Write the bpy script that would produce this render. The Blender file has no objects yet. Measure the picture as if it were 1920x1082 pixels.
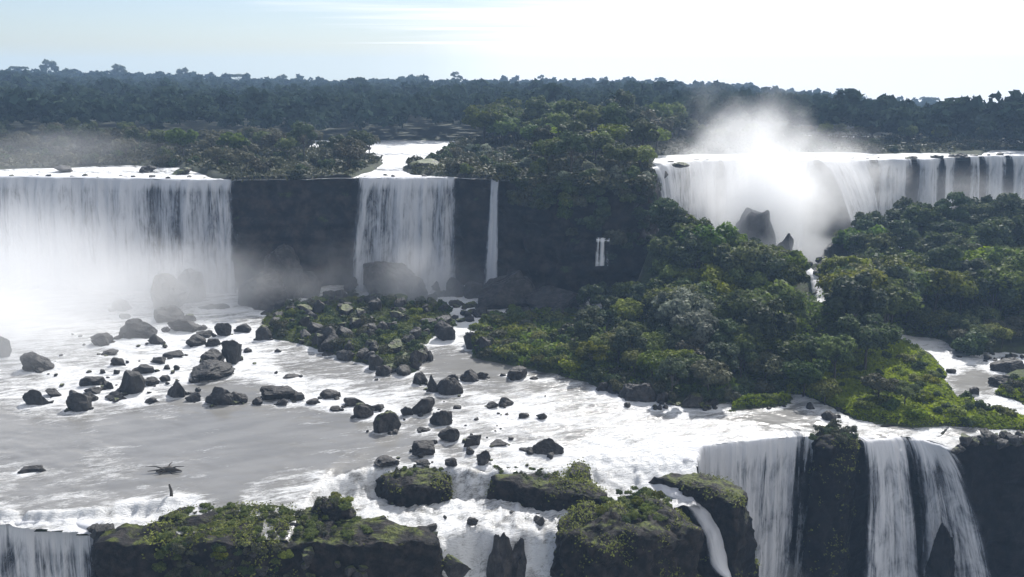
import bpy, bmesh, math, random
import numpy as np
from mathutils import Vector

scene = bpy.context.scene
COL = scene.collection
R = math.radians

# ------------------------------------------------------------------ camera
F = 1663.0; CX = 960.0; CY = 541.0
HC = 57.0                      # eye height above the middle river
UP = 30.0                      # level of the upper river
TH = R(13.6)
cam_d = bpy.data.cameras.new("camera"); cam = bpy.data.objects.new("camera", cam_d); COL.objects.link(cam)
cam.location = (0, 0, HC); cam.rotation_euler = (R(90) - TH, 0, 0)
cam_d.sensor_width = 36; cam_d.lens = 36 * F / 1920; cam_d.clip_end = 20000; cam_d.clip_start = 0.5
scene.camera = cam

# ------------------------------------------------------------------ sky, sun, exposure
SUN_EL = R(44); SUN_AZ = R(20)          # azimuth to the right of the view (+Y)
world = bpy.data.worlds.new("World"); scene.world = world; world.use_nodes = True
wt = world.node_tree; wt.nodes.clear()
def WN(t): return wt.nodes.new(t)
wo = WN('ShaderNodeOutputWorld'); bg = WN('ShaderNodeBackground'); wt.links.new(bg.outputs[0], wo.inputs[0])
tc = WN('ShaderNodeTexCoord'); sx = WN('ShaderNodeSeparateXYZ'); wt.links.new(tc.outputs['Generated'], sx.inputs[0])
mx = WN('ShaderNodeMath'); mx.operation = 'MAXIMUM'; mx.inputs[1].default_value = 0.03; wt.links.new(sx.outputs[2], mx.inputs[0])
cb = WN('ShaderNodeCombineXYZ'); wt.links.new(sx.outputs[0], cb.inputs[0]); wt.links.new(sx.outputs[1], cb.inputs[1]); wt.links.new(mx.outputs[0], cb.inputs[2])
sky = WN('ShaderNodeTexSky'); sky.sky_type = 'NISHITA'; sky.sun_disc = False
sky.sun_elevation = SUN_EL; sky.sun_rotation = SUN_AZ; sky.dust_density = 0.6; sky.air_density = 1.0
wt.links.new(cb.outputs[0], sky.inputs[0])
# thin streaked cirrus: noise on the plane of the cloud layer, long from left to right
dv = WN('ShaderNodeMath'); dv.operation = 'DIVIDE'; dv.inputs[0].default_value = 1.0
mz = WN('ShaderNodeMath'); mz.operation = 'ADD'; mz.inputs[1].default_value = 0.05; wt.links.new(mx.outputs[0], mz.inputs[0]); wt.links.new(mz.outputs[0], dv.inputs[1])
vs = WN('ShaderNodeVectorMath'); vs.operation = 'SCALE'; wt.links.new(cb.outputs[0], vs.inputs[0]); wt.links.new(dv.outputs[0], vs.inputs[3])
mp = WN('ShaderNodeMapping'); mp.inputs['Rotation'].default_value = (0, 0, R(14)); mp.inputs['Scale'].default_value = (0.16, 0.85, 0.0); mp.inputs['Location'].default_value = (3.1, 1.7, 0)
wt.links.new(vs.outputs[0], mp.inputs[0])
n1 = WN('ShaderNodeTexNoise'); n1.inputs['Scale'].default_value = 1.0; n1.inputs['Detail'].default_value = 6; n1.inputs['Roughness'].default_value = 0.55; n1.inputs['Distortion'].default_value = 0.5
wt.links.new(mp.outputs[0], n1.inputs[0])
# more cloud towards the right-hand side, where the veil is thick
grad = WN('ShaderNodeMath'); grad.operation = 'MULTIPLY_ADD'; grad.inputs[1].default_value = 0.7; grad.inputs[2].default_value = 0.02; wt.links.new(sx.outputs[0], grad.inputs[0])
sm = WN('ShaderNodeMath'); sm.operation = 'ADD'; wt.links.new(n1.outputs[0], sm.inputs[0]); wt.links.new(grad.outputs[0], sm.inputs[1])
rmp = WN('ShaderNodeMapRange'); rmp.interpolation_type = 'SMOOTHSTEP'
rmp.inputs[1].default_value = 0.34; rmp.inputs[2].default_value = 0.62; rmp.inputs[3].default_value = 0.12; rmp.inputs[4].default_value = 1.0
wt.links.new(sm.outputs[0], rmp.inputs[0])
skm = WN('ShaderNodeMix'); skm.data_type = 'RGBA'
skm.inputs[7].default_value = (7.9, 7.9, 8.05, 1)
tn = WN('ShaderNodeMix'); tn.data_type = 'RGBA'; tn.blend_type = 'MULTIPLY'; tn.inputs[0].default_value = 1.0; tn.inputs[7].default_value = (0.54, 0.60, 0.72, 1); wt.links.new(sky.outputs[0], tn.inputs[6])
wt.links.new(rmp.outputs[0], skm.inputs[0]); wt.links.new(tn.outputs[2], skm.inputs[6])
wt.links.new(skm.outputs[2], bg.inputs[0]); bg.inputs[1].default_value = 0.095

sun_d = bpy.data.lights.new("sun", 'SUN'); sun = bpy.data.objects.new("sun", sun_d); COL.objects.link(sun)
sun_d.energy = 4.5; sun_d.angle = R(0.53); sun_d.color = (1.0, 0.965, 0.92)
sdir = Vector((math.sin(SUN_AZ) * math.cos(SUN_EL), math.cos(SUN_AZ) * math.cos(SUN_EL), math.sin(SUN_EL)))
sun.rotation_euler = sdir.to_track_quat('Z', 'Y').to_euler()
scene.view_settings.view_transform = 'Standard'; scene.view_settings.look = 'None'
scene.view_settings.exposure = 0.72; scene.view_settings.gamma = 1.0
scene.render.engine = 'CYCLES'
scene.cycles.use_denoising = True
scene.cycles.max_bounces = 6; scene.cycles.diffuse_bounces = 2; scene.cycles.glossy_bounces = 2
scene.cycles.transmission_bounces = 3; scene.cycles.transparent_max_bounces = 12; scene.cycles.volume_bounces = 8
scene.cycles.volume_step_rate = 1.5; scene.cycles.volume_max_steps = 128

# ------------------------------------------------------------------ helpers
CT, ST = math.cos(TH), math.sin(TH)
def P(px, py, z=0.0):
    """world point on the level z seen at photo pixel (px, py)"""
    u = (px - CX) / F; v = (CY - py) / F
    dx, dy, dz = u, CT + v * ST, -ST + v * CT
    t = (z - HC) / dz
    return Vector((dx * t, dy * t, z))
def depth(px, py, z=0.0):
    v = (CY - py) / F
    return (z - HC) / (-ST + v * CT)
def at_dist(px, D, z):
    """world point at ground distance D along pixel column px"""
    # along forward-depth: x/depth = u, y = D
    dep = D * CT - (z - HC) * ST
    return Vector(((px - CX) / F * dep, D, z))
def proj(x, y, z):
    dep = y * CT - (z - HC) * ST
    up = y * ST + (z - HC) * CT
    dep = np.maximum(dep, 0.01)
    return CX + F * x / dep, CY - F * up / dep

def _hash(ix, iy, iz, seed):
    n = (ix.astype(np.int64) * 374761393 + iy.astype(np.int64) * 668265263 + iz.astype(np.int64) * 1274126177 + seed * 974634777) & 0xffffffff
    n = ((n ^ (n >> 13)) * 1274126177) & 0xffffffff
    n = (n ^ (n >> 16)) * 2246822519 & 0xffffffff
    return ((n >> 8) & 0xffff) / 32767.5 - 1.0
def vn(x, y, z=None, seed=0):
    x = np.asarray(x, float); y = np.asarray(y, float)
    z = np.zeros_like(x) if z is None else np.asarray(z, float)
    ix, iy, iz = np.floor(x), np.floor(y), np.floor(z)
    fx, fy, fz = x - ix, y - iy, z - iz
    fx = fx * fx * (3 - 2 * fx); fy = fy * fy * (3 - 2 * fy); fz = fz * fz * (3 - 2 * fz)
    r = 0
    for a in (0, 1):
        for b in (0, 1):
            for c in (0, 1):
                w = (fx if a else 1 - fx) * (fy if b else 1 - fy) * (fz if c else 1 - fz)
                r = r + w * _hash(ix + a, iy + b, iz + c, seed)
    return r
def fbm(x, y, z=None, oct=4, seed=0, gain=0.5):
    r = 0; a = 1.0; f = 1.0; s = 0
    for k in range(oct):
        r = r + a * vn(x * f + 17.3 * k, y * f - 9.1 * k, None if z is None else z * f + 5.7 * k, seed + k)
        s += a; a *= gain; f *= 2.03
    return r / s
def sstep(a, b, x):
    t = np.clip((x - a) / (b - a), 0, 1); return t * t * (3 - 2 * t)
def inpoly(X, Y, poly):
    inside = np.zeros(np.shape(X), bool); n = len(poly)
    for i in range(n):
        x1, y1 = poly[i]; x2, y2 = poly[(i + 1) % n]
        if y1 == y2: continue
        c = ((y1 > Y) != (y2 > Y)) & (X < (x2 - x1) * (Y - y1) / (y2 - y1) + x1)
        inside ^= c
    return inside
def dpoly(X, Y, poly, closed=True):
    d = np.full(np.shape(X), 1e9); n = len(poly)
    for i in range(n if closed else n - 1):
        x1, y1 = poly[i]; x2, y2 = poly[(i + 1) % n]
        ex, ey = x2 - x1, y2 - y1; L = ex * ex + ey * ey + 1e-9
        t = np.clip(((X - x1) * ex + (Y - y1) * ey) / L, 0, 1)
        d = np.minimum(d, np.hypot(X - x1 - t * ex, Y - y1 - t * ey))
    return d
def sdpoly(X, Y, poly):
    """positive inside"""
    d = dpoly(X, Y, poly); return np.where(inpoly(X, Y, poly), d, -d)

def mesh_np(name, V, Fc, attrs=None, uv=None, smooth=True):
    V = np.asarray(V, np.float32); Fc = np.asarray(Fc, np.int32)
    me = bpy.data.meshes.new(name); k = Fc.shape[1]
    me.vertices.add(len(V)); me.vertices.foreach_set('co', V.ravel())
    me.loops.add(Fc.size); me.loops.foreach_set('vertex_index', Fc.ravel())
    me.polygons.add(len(Fc)); me.polygons.foreach_set('loop_start', np.arange(0, Fc.size, k, dtype=np.int32))
    try: me.polygons.foreach_set('loop_total', np.full(len(Fc), k, np.int32))
    except Exception: pass
    me.polygons.foreach_set('use_smooth', np.full(len(Fc), smooth))
    if attrs:
        for n, a in attrs.items():
            at = me.attributes.new(n, 'FLOAT', 'POINT'); at.data.foreach_set('value', np.asarray(a, np.float32).ravel())
    if uv is not None:
        ul = me.uv_layers.new(name='UVMap'); ul.data.foreach_set('uv', np.asarray(uv, np.float32)[Fc.ravel()].ravel())
    me.update(calc_edges=True); me.validate()
    return me
def grid_faces(nr, nc, keep=None):
    i = np.arange(nr - 1)[:, None] * nc + np.arange(nc - 1)[None, :]
    f = np.stack([i, i + 1, i + nc + 1, i + nc], -1)
    if keep is not None: f = f[keep]
    return f.reshape(-1, 4)
def obj(name, me, mat=None, parent=None):
    o = bpy.data.objects.new(name, me); COL.objects.link(o)
    if mat is not None and me is not None and not me.materials: me.materials.append(mat)
    if parent: o.parent = parent
    return o
def tag(o, label, cat, group=None):
    o['label'] = label; o['category'] = cat
    if group: o['group'] = group
    return o
def kind(o, k='structure', label=None, cat=None):
    o['kind'] = k
    if label: o['label'] = label
    if cat: o['category'] = cat
    return o

# ------------------------------------------------------------------ materials
def newmat(name):
    m = bpy.data.materials.new(name); m.use_nodes = True; nt = m.node_tree; nt.nodes.clear()
    out = nt.nodes.new('ShaderNodeOutputMaterial')
    def N(t, **k):
        n = nt.nodes.new(t)
        for a, b in k.items(): setattr(n, a, b)
        return n
    def Lk(a, b): nt.links.new(a, b)
    return m, N, Lk, out
def noise_node(N, Lk, vec, scale, detail=4, rough=0.5, dist=0.0):
    n = N('ShaderNodeTexNoise'); n.inputs['Scale'].default_value = scale; n.inputs['Detail'].default_value = detail
    n.inputs['Roughness'].default_value = rough; n.inputs['Distortion'].default_value = dist
    if vec is not None: Lk(vec, n.inputs['Vector'])
    return n
def mrange(N, Lk, src, a, b, c=0.0, d=1.0, smooth=True):
    n = N('ShaderNodeMapRange'); 
    if smooth: n.interpolation_type = 'SMOOTHSTEP'
    for i, v in enumerate((a, b, c, d)): n.inputs[i + 1].default_value = v
    Lk(src, n.inputs[0]); return n
def mixc(N, Lk, fac, A, B):
    n = N('ShaderNodeMix'); n.data_type = 'RGBA'
    if isinstance(fac, float): n.inputs[0].default_value = fac
    else: Lk(fac, n.inputs[0])
    for i, c in ((6, A), (7, B)):
        if isinstance(c, tuple): n.inputs[i].default_value = (*c, 1)
        else: Lk(c, n.inputs[i])
    return n
def math_n(N, Lk, op, a, b=None):
    n = N('ShaderNodeMath'); n.operation = op
    for i, v in enumerate((a, b)):
        if v is None: continue
        if isinstance(v, (int, float)): n.inputs[i].default_value = v
        else: Lk(v, n.inputs[i])
    return n

def rock_mat(name, dark=(0.012, 0.011, 0.011), light=(0.055, 0.05, 0.047), moss=0.0, mosscol=((0.045, 0.065, 0.012), (0.11, 0.13, 0.03)), scale=1.0, spec=0.3):
    m, N, Lk, out = newmat(name)
    g = N('ShaderNodeNewGeometry'); tcn = N('ShaderNodeTexCoord')
    pos = g.outputs['Position']
    n = noise_node(N, Lk, pos, 0.9 * scale, 8, 0.65)
    f = mrange(N, Lk, n.outputs[0], 0.4, 0.7)
    base = mixc(N, Lk, f.outputs[0], dark, light)
    last = base.outputs[2]
    if moss > 0:
        sn = N('ShaderNodeSeparateXYZ'); Lk(g.outputs['Normal'], sn.inputs[0])
        n2 = noise_node(N, Lk, pos, 0.35, 5, 0.6)
        s = math_n(N, Lk, 'ADD', math_n(N, Lk, 'MULTIPLY', sn.outputs[2], 0.55).outputs[0], n2.outputs[0])
        mf = mrange(N, Lk, s.outputs[0], 1.05 - moss * 0.5, 1.2 - moss * 0.5)
        n3 = noise_node(N, Lk, pos, 2.3, 5, 0.6)
        mc = mixc(N, Lk, mrange(N, Lk, n3.outputs[0], 0.35, 0.65).outputs[0], *mosscol)
        mm = mixc(N, Lk, mf.outputs[0], last, mc.outputs[2]); last = mm.outputs[2]
    b = N('ShaderNodeBsdfPrincipled'); Lk(last, b.inputs['Base Color']); b.inputs['Roughness'].default_value = 0.55
    b.inputs['Specular IOR Level'].default_value = spec
    nb = noise_node(N, Lk, pos, 2.2 * scale, 8, 0.7)
    bp = N('ShaderNodeBump'); bp.inputs['Strength'].default_value = 0.9; bp.inputs['Distance'].default_value = 0.35; Lk(nb.outputs[0], bp.inputs['Height']); Lk(bp.outputs[0], b.inputs['Normal'])
    Lk(b.outputs[0], out.inputs[0]); return m
M_ROCK = rock_mat('basalt')
M_ROCKM = rock_mat('mossy_basalt', moss=0.42, mosscol=((0.028, 0.04, 0.010), (0.085, 0.10, 0.022)))
M_ROCKG = rock_mat('grey_basalt', dark=(0.018, 0.017, 0.016), light=(0.042, 0.040, 0.038), scale=0.9)
M_ROCKL = rock_mat('weathered_basalt', dark=(0.018, 0.016, 0.015), light=(0.075, 0.068, 0.06), moss=0.18, scale=0.8)
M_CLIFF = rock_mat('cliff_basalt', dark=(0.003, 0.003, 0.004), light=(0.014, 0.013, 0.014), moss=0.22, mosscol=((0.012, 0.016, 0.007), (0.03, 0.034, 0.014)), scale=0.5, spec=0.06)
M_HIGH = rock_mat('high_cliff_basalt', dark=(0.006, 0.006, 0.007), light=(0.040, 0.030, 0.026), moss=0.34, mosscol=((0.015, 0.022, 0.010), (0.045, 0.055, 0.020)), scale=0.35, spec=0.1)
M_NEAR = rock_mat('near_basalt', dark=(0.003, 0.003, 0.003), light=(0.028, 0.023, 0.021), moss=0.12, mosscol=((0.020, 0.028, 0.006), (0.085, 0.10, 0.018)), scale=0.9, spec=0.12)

def ground_mat(name, cols=((0.018, 0.022, 0.008), (0.05, 0.07, 0.015))):
    m, N, Lk, out = newmat(name)
    g = N('ShaderNodeNewGeometry')
    n = noise_node(N, Lk, g.outputs['Position'], 0.25, 8, 0.65)
    c = mixc(N, Lk, mrange(N, Lk, n.outputs[0], 0.38, 0.62).outputs[0], *cols)
    b = N('ShaderNodeBsdfPrincipled'); Lk(c.outputs[2], b.inputs['Base Color']); b.inputs['Roughness'].default_value = 0.9
    n2 = noise_node(N, Lk, g.outputs['Position'], 1.4, 6, 0.7)
    bp = N('ShaderNodeBump'); bp.inputs['Distance'].default_value = 0.6; Lk(n2.outputs[0], bp.inputs['Height']); Lk(bp.outputs[0], b.inputs['Normal'])
    Lk(b.outputs[0], out.inputs[0]); return m
M_GROUND = ground_mat('island_soil')
M_PLATEAU = ground_mat('plateau_soil', ((0.012, 0.016, 0.008), (0.03, 0.04, 0.014)))

def water_mat(name, rot=-0.33, base=(0.175, 0.172, 0.163)):
    m, N, Lk, out = newmat(name)
    g = N('ShaderNodeNewGeometry')
    mp = N('ShaderNodeMapping'); mp.vector_type = 'POINT'
    # stretched along the current
    mr = N('ShaderNodeMapping'); mr.inputs['Rotation'].default_value = (0, 0, rot); Lk(g.outputs['Position'], mr.inputs[0])
    ms = N('ShaderNodeMapping'); ms.inputs['Scale'].default_value = (0.28, 1.0, 1.0); Lk(mr.outputs[0], ms.inputs[0])
    at = N('ShaderNodeAttribute'); at.attribute_name = 'foam'
    nA = noise_node(N, Lk, ms.outputs[0], 0.55, 7, 0.62, 0.6)
    nB = noise_node(N, Lk, ms.outputs[0], 2.0, 6, 0.7, 0.3)
    s = math_n(N, Lk, 'ADD', math_n(N, Lk, 'MULTIPLY', nA.outputs[0], 1.5).outputs[0], math_n(N, Lk, 'MULTIPLY', nB.outputs[0], 0.85).outputs[0])
    nC = noise_node(N, Lk, ms.outputs[0], 5.5, 5, 0.75, 0.2)  # fine flecks: sparkle on the water painted into the white mask
    s = math_n(N, Lk, 'ADD', s.outputs[0], math_n(N, Lk, 'MULTIPLY', math_n(N, Lk, 'SUBTRACT', nC.outputs[0], 0.5).outputs[0], 0.95).outputs[0])
    s2 = math_n(N, Lk, 'ADD', s.outputs[0], at.outputs['Fac'])
    foam = mrange(N, Lk, s2.outputs[0], 1.38, 1.95)
    b = N('ShaderNodeBsdfPrincipled'); b.inputs['Roughness'].default_value = 0.16; b.inputs['IOR'].default_value = 1.33
    nt = noise_node(N, Lk, ms.outputs[0], 0.3, 3, 0.5)
    cc = mixc(N, Lk, mrange(N, Lk, nt.outputs[0], 0.35, 0.65).outputs[0], tuple(x * 0.82 for x in base), base)
    Lk(cc.outputs[2], b.inputs['Base Color'])
    nw = noise_node(N, Lk, ms.outputs[0], 1.6, 5, 0.6, 0.4)
    calm = math_n(N, Lk, 'MULTIPLY', mrange(N, Lk, at.outputs['Fac'], 0.0, 0.7, 0.12, 1.0).outputs[0], 0.35)
    bp = N('ShaderNodeBump'); bp.inputs['Strength'].default_value = 0.8; Lk(calm.outputs[0], bp.inputs['Distance']); Lk(nw.outputs[0], bp.inputs['Height']); Lk(bp.outputs[0], b.inputs['Normal'])
    fo = N('ShaderNodeBsdfPrincipled'); fo.inputs['Base Color'].default_value = (0.74, 0.75, 0.76, 1); fo.inputs['Roughness'].default_value = 0.75
    bp2 = N('ShaderNodeBump'); bp2.inputs['Strength'].default_value = 0.9; bp2.inputs['Distance'].default_value = 0.6; Lk(s2.outputs[0], bp2.inputs['Height']); Lk(bp2.outputs[0], fo.inputs['Normal'])
    mx = N('ShaderNodeMixShader'); Lk(foam.outputs[0], mx.inputs[0]); Lk(b.outputs[0], mx.inputs[1]); Lk(fo.outputs[0], mx.inputs[2])
    Lk(mx.outputs[0], out.inputs[0]); return m
M_WATER = water_mat('river_water')
M_WATERUP = water_mat('upper_river_water', rot=0.9, base=(0.16, 0.17, 0.18))

def fall_mat(name, lo=0.30, hi=0.55, col=(0.86, 0.87, 0.90), fine=1.0, veil=0.0, tint=(0.45, 0.47, 0.5)):
    """falling water: opaque white strands, thinner grey water and gaps between, along the UV's metres"""
    m, N, Lk, out = newmat(name)
    uv = N('ShaderNodeUVMap'); uv.uv_map = 'UVMap'
    m1 = N('ShaderNodeMapping'); m1.inputs['Scale'].default_value = (0.42 * fine, 0.04, 1); Lk(uv.outputs[0], m1.inputs[0])
    a = noise_node(N, Lk, m1.outputs[0], 1.0, 6, 0.62, 0.8)
    m2 = N('ShaderNodeMapping'); m2.inputs['Scale'].default_value = (2.6 * fine, 0.16, 1); Lk(uv.outputs[0], m2.inputs[0])
    b_ = noise_node(N, Lk, m2.outputs[0], 1.0, 6, 0.68, 0.5)
    s = math_n(N, Lk, 'ADD', math_n(N, Lk, 'MULTIPLY', a.outputs[0], 0.62).outputs[0], math_n(N, Lk, 'MULTIPLY', b_.outputs[0], 0.38).outputs[0])
    at = N('ShaderNodeAttribute'); at.attribute_name = 'foam'
    m3 = N('ShaderNodeMapping'); m3.inputs['Scale'].default_value = (0.35 * fine, 0.13 * fine, 1); Lk(uv.outputs[0], m3.inputs[0])
    c_ = noise_node(N, Lk, m3.outputs[0], 1.0, 6, 0.7, 1.0)
    s = math_n(N, Lk, 'ADD', s.outputs[0], math_n(N, Lk, 'MULTIPLY', math_n(N, Lk, 'SUBTRACT', c_.outputs[0], 0.5).outputs[0], 0.38).outputs[0])
    s = math_n(N, Lk, 'ADD', s.outputs[0], at.outputs['Fac'])
    al = mrange(N, Lk, s.outputs[0], lo, hi, veil, 1.0)
    wh = mrange(N, Lk, s.outputs[0], lo + 0.10, hi + 0.12)
    cc = mixc(N, Lk, wh.outputs[0], tint, col)
    d = N('ShaderNodeBsdfPrincipled'); d.inputs['Roughness'].default_value = 0.55; Lk(cc.outputs[2], d.inputs['Base Color'])
    bp = N('ShaderNodeBump'); bp.inputs['Strength'].default_value = 0.8; bp.inputs['Distance'].default_value = 0.7; Lk(s.outputs[0], bp.inputs['Height']); Lk(bp.outputs[0], d.inputs['Normal'])
    t = N('ShaderNodeBsdfTranslucent'); Lk(cc.outputs[2], t.inputs[0])
    mt = N('ShaderNodeMixShader'); mt.inputs[0].default_value = 0.4; Lk(d.outputs[0], mt.inputs[1]); Lk(t.outputs[0], mt.inputs[2])
    tr = N('ShaderNodeBsdfTransparent')
    mx = N('ShaderNodeMixShader'); Lk(al.outputs[0], mx.inputs[0]); Lk(tr.outputs[0], mx.inputs[1]); Lk(mt.outputs[0], mx.inputs[2])
    Lk(mx.outputs[0], out.inputs[0]); return m
M_FALL = fall_mat('falling_water', lo=0.32, hi=0.60, col=(0.62, 0.64, 0.68), tint=(0.20, 0.22, 0.26))
M_FALLN = fall_mat('near_falling_water', lo=0.36, hi=0.58, fine=1.3, col=(0.74, 0.75, 0.78), tint=(0.20, 0.22, 0.26))
M_FALLT = fall_mat('thin_falling_water', lo=0.42, hi=0.60, fine=1.2)

def leaf_mat(name, c1, c2, trans=0.35, spec=0.15):
    m, N, Lk, out = newmat(name)
    at = N('ShaderNodeAttribute'); at.attribute_name = 'tint'
    oi = N('ShaderNodeObjectInfo')
    c = mixc(N, Lk, at.outputs['Fac'], c1, c2)
    hs = N('ShaderNodeHueSaturation'); Lk(c.outputs[2], hs.inputs['Color'])
    Lk(mrange(N, Lk, oi.outputs['Random'], 0, 1, 0.475, 0.525, False).outputs[0], hs.inputs['Hue'])
    r2 = math_n(N, Lk, 'FRACT', math_n(N, Lk, 'MULTIPLY', oi.outputs['Random'], 7.31).outputs[0])
    Lk(mrange(N, Lk, r2.outputs[0], 0, 1, 0.6, 1.35, False).outputs[0], hs.inputs['Value'])
    r3 = math_n(N, Lk, 'FRACT', math_n(N, Lk, 'MULTIPLY', oi.outputs['Random'], 13.7).outputs[0])
    Lk(mrange(N, Lk, r3.outputs[0], 0, 1, 0.75, 1.1, False).outputs[0], hs.inputs['Saturation'])
    d = N('ShaderNodeBsdfPrincipled'); d.inputs['Roughness'].default_value = 0.6; d.inputs['Specular IOR Level'].default_value = spec; Lk(hs.outputs[0], d.inputs['Base Color'])
    t = N('ShaderNodeBsdfTranslucent'); Lk(hs.outputs[0], t.inputs[0])
    mx = N('ShaderNodeMixShader'); mx.inputs[0].default_value = trans; Lk(d.outputs[0], mx.inputs[1]); Lk(t.outputs[0], mx.inputs[2])
    Lk(mx.outputs[0], out.inputs[0]); return m
L_MID = leaf_mat('leaves_mid_green', (0.030, 0.052, 0.012), (0.12, 0.16, 0.030), 0.5)
L_BRIGHT = leaf_mat('leaves_yellow_green', (0.055, 0.075, 0.006), (0.21, 0.24, 0.022), 0.5)
L_DARK = leaf_mat('leaves_dark_green', (0.022, 0.038, 0.016), (0.070, 0.098, 0.036))
L_SILVER = leaf_mat('leaves_silver_green', (0.06, 0.075, 0.05), (0.26, 0.29, 0.21), 0.4)
L_FAR = leaf_mat('leaves_far_forest', (0.020, 0.040, 0.030), (0.060, 0.090, 0.058), 0.2, 0.0)  # part of the pale blue distance haze is put into this leaf colour
L_OLIVE = leaf_mat('leaves_olive_brown', (0.04, 0.045, 0.022), (0.10, 0.10, 0.05), 0.3)
L_GRASS = leaf_mat('grass_blades', (0.09, 0.12, 0.012), (0.24, 0.28, 0.03), 0.5)
L_MOSS = leaf_mat('moss_leaves', (0.030, 0.034, 0.008), (0.15, 0.17, 0.02), 0.35, 0.1)
def bark_mat():
    m, N, Lk, out = newmat('bark')
    g = N('ShaderNodeTexCoord'); n = noise_node(N, Lk, g.outputs['Object'], 3, 6, 0.6)
    c = mixc(N, Lk, n.outputs[0], (0.02, 0.017, 0.013), (0.06, 0.052, 0.043))
    b = N('ShaderNodeBsdfPrincipled'); b.inputs['Roughness'].default_value = 0.85; Lk(c.outputs[2], b.inputs['Base Color']); Lk(b.outputs[0], out.inputs[0]); return m
M_BARK = bark_mat()

# ------------------------------------------------------------------ shape builders
def sample_path(pts, step):
    pts = [Vector(p) for p in pts]; out = [pts[0]]; s = [0.0]; acc = 0
    for a, b in zip(pts, pts[1:]):
        L = (b - a).length; n = max(1, int(round(L / step)))
        for k in range(1, n + 1): out.append(a.lerp(b, k / n)); s.append(acc + L * k / n)
        acc += L
    return np.array([tuple(p) for p in out]), np.array(s)
def smooth_arr(a, it):
    a = a.copy()
    for _ in range(it):
        a[1:-1] = (a[:-2] + 2 * a[1:-1] + a[2:]) / 4
    return a
def path_normals(p):
    t = np.gradient(p[:, :2], axis=0); n = np.stack([t[:, 1], -t[:, 0]], -1)     # to the right of the path (towards the camera if path runs left->right)
    n /= np.linalg.norm(n, axis=1)[:, None] + 1e-9
    return n
def cliff_ribbon(name, pts, ztop, zbot, amp=1.6, batter=0.12, seed=1, step=0.8, mat=None, sm=3, block=1.0):
    p, s = sample_path(pts, step); p = smooth_arr(p, sm); nrm = smooth_arr(path_normals(p), 4)
    h = ztop - zbot; nr = max(6, int(h / step)); 
    rows = np.linspace(0, 1, nr); V = []
    z = ztop - rows[:, None] * h + 0 * s[None, :]
    S = s[None, :] + 0 * z
    d = batter * (ztop - z) + amp * fbm(S * 0.07, z * 0.05, oct=4, seed=seed) + amp * 0.55 * fbm(S * 0.35, z * 0.12, oct=3, seed=seed + 9)
    d += block * 0.5 * np.round(2.0 * vn(S * 0.3, z * 0.22, seed=seed + 3)) / 2.0        # broken blocks
    d += block * 0.5 * np.abs(np.sin(z * 0.55 + 2 * vn(S * 0.05, z * 0.1, seed=seed + 5))) # ledges
    d += 0.25 * fbm(S * 1.3, z * 1.3, oct=3, seed=seed + 7)
    d *= sstep(0, 0.06, rows)[:, None] * 0.8 + 0.2
    X = p[None, :, 0] + nrm[None, :, 0] * d; Y = p[None, :, 1] + nrm[None, :, 1] * d
    z = z + 0.3 * fbm(S * 0.5, z * 0.5, oct=2, seed=seed + 11)
    # top row leans back over the bank
    V = np.stack([X, Y, z], -1)
    back = V[0].copy(); back[:, 0] -= nrm[:, 0] * 2.5; back[:, 1] -= nrm[:, 1] * 2.5; back[:, 2] -= 0.7
    V = np.concatenate([back[None], V], 0)
    me = mesh_np(name, V.reshape(-1, 3), grid_faces(V.shape[0], V.shape[1])[:, ::-1])
    return obj(name, me, mat or M_CLIFF)

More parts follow.
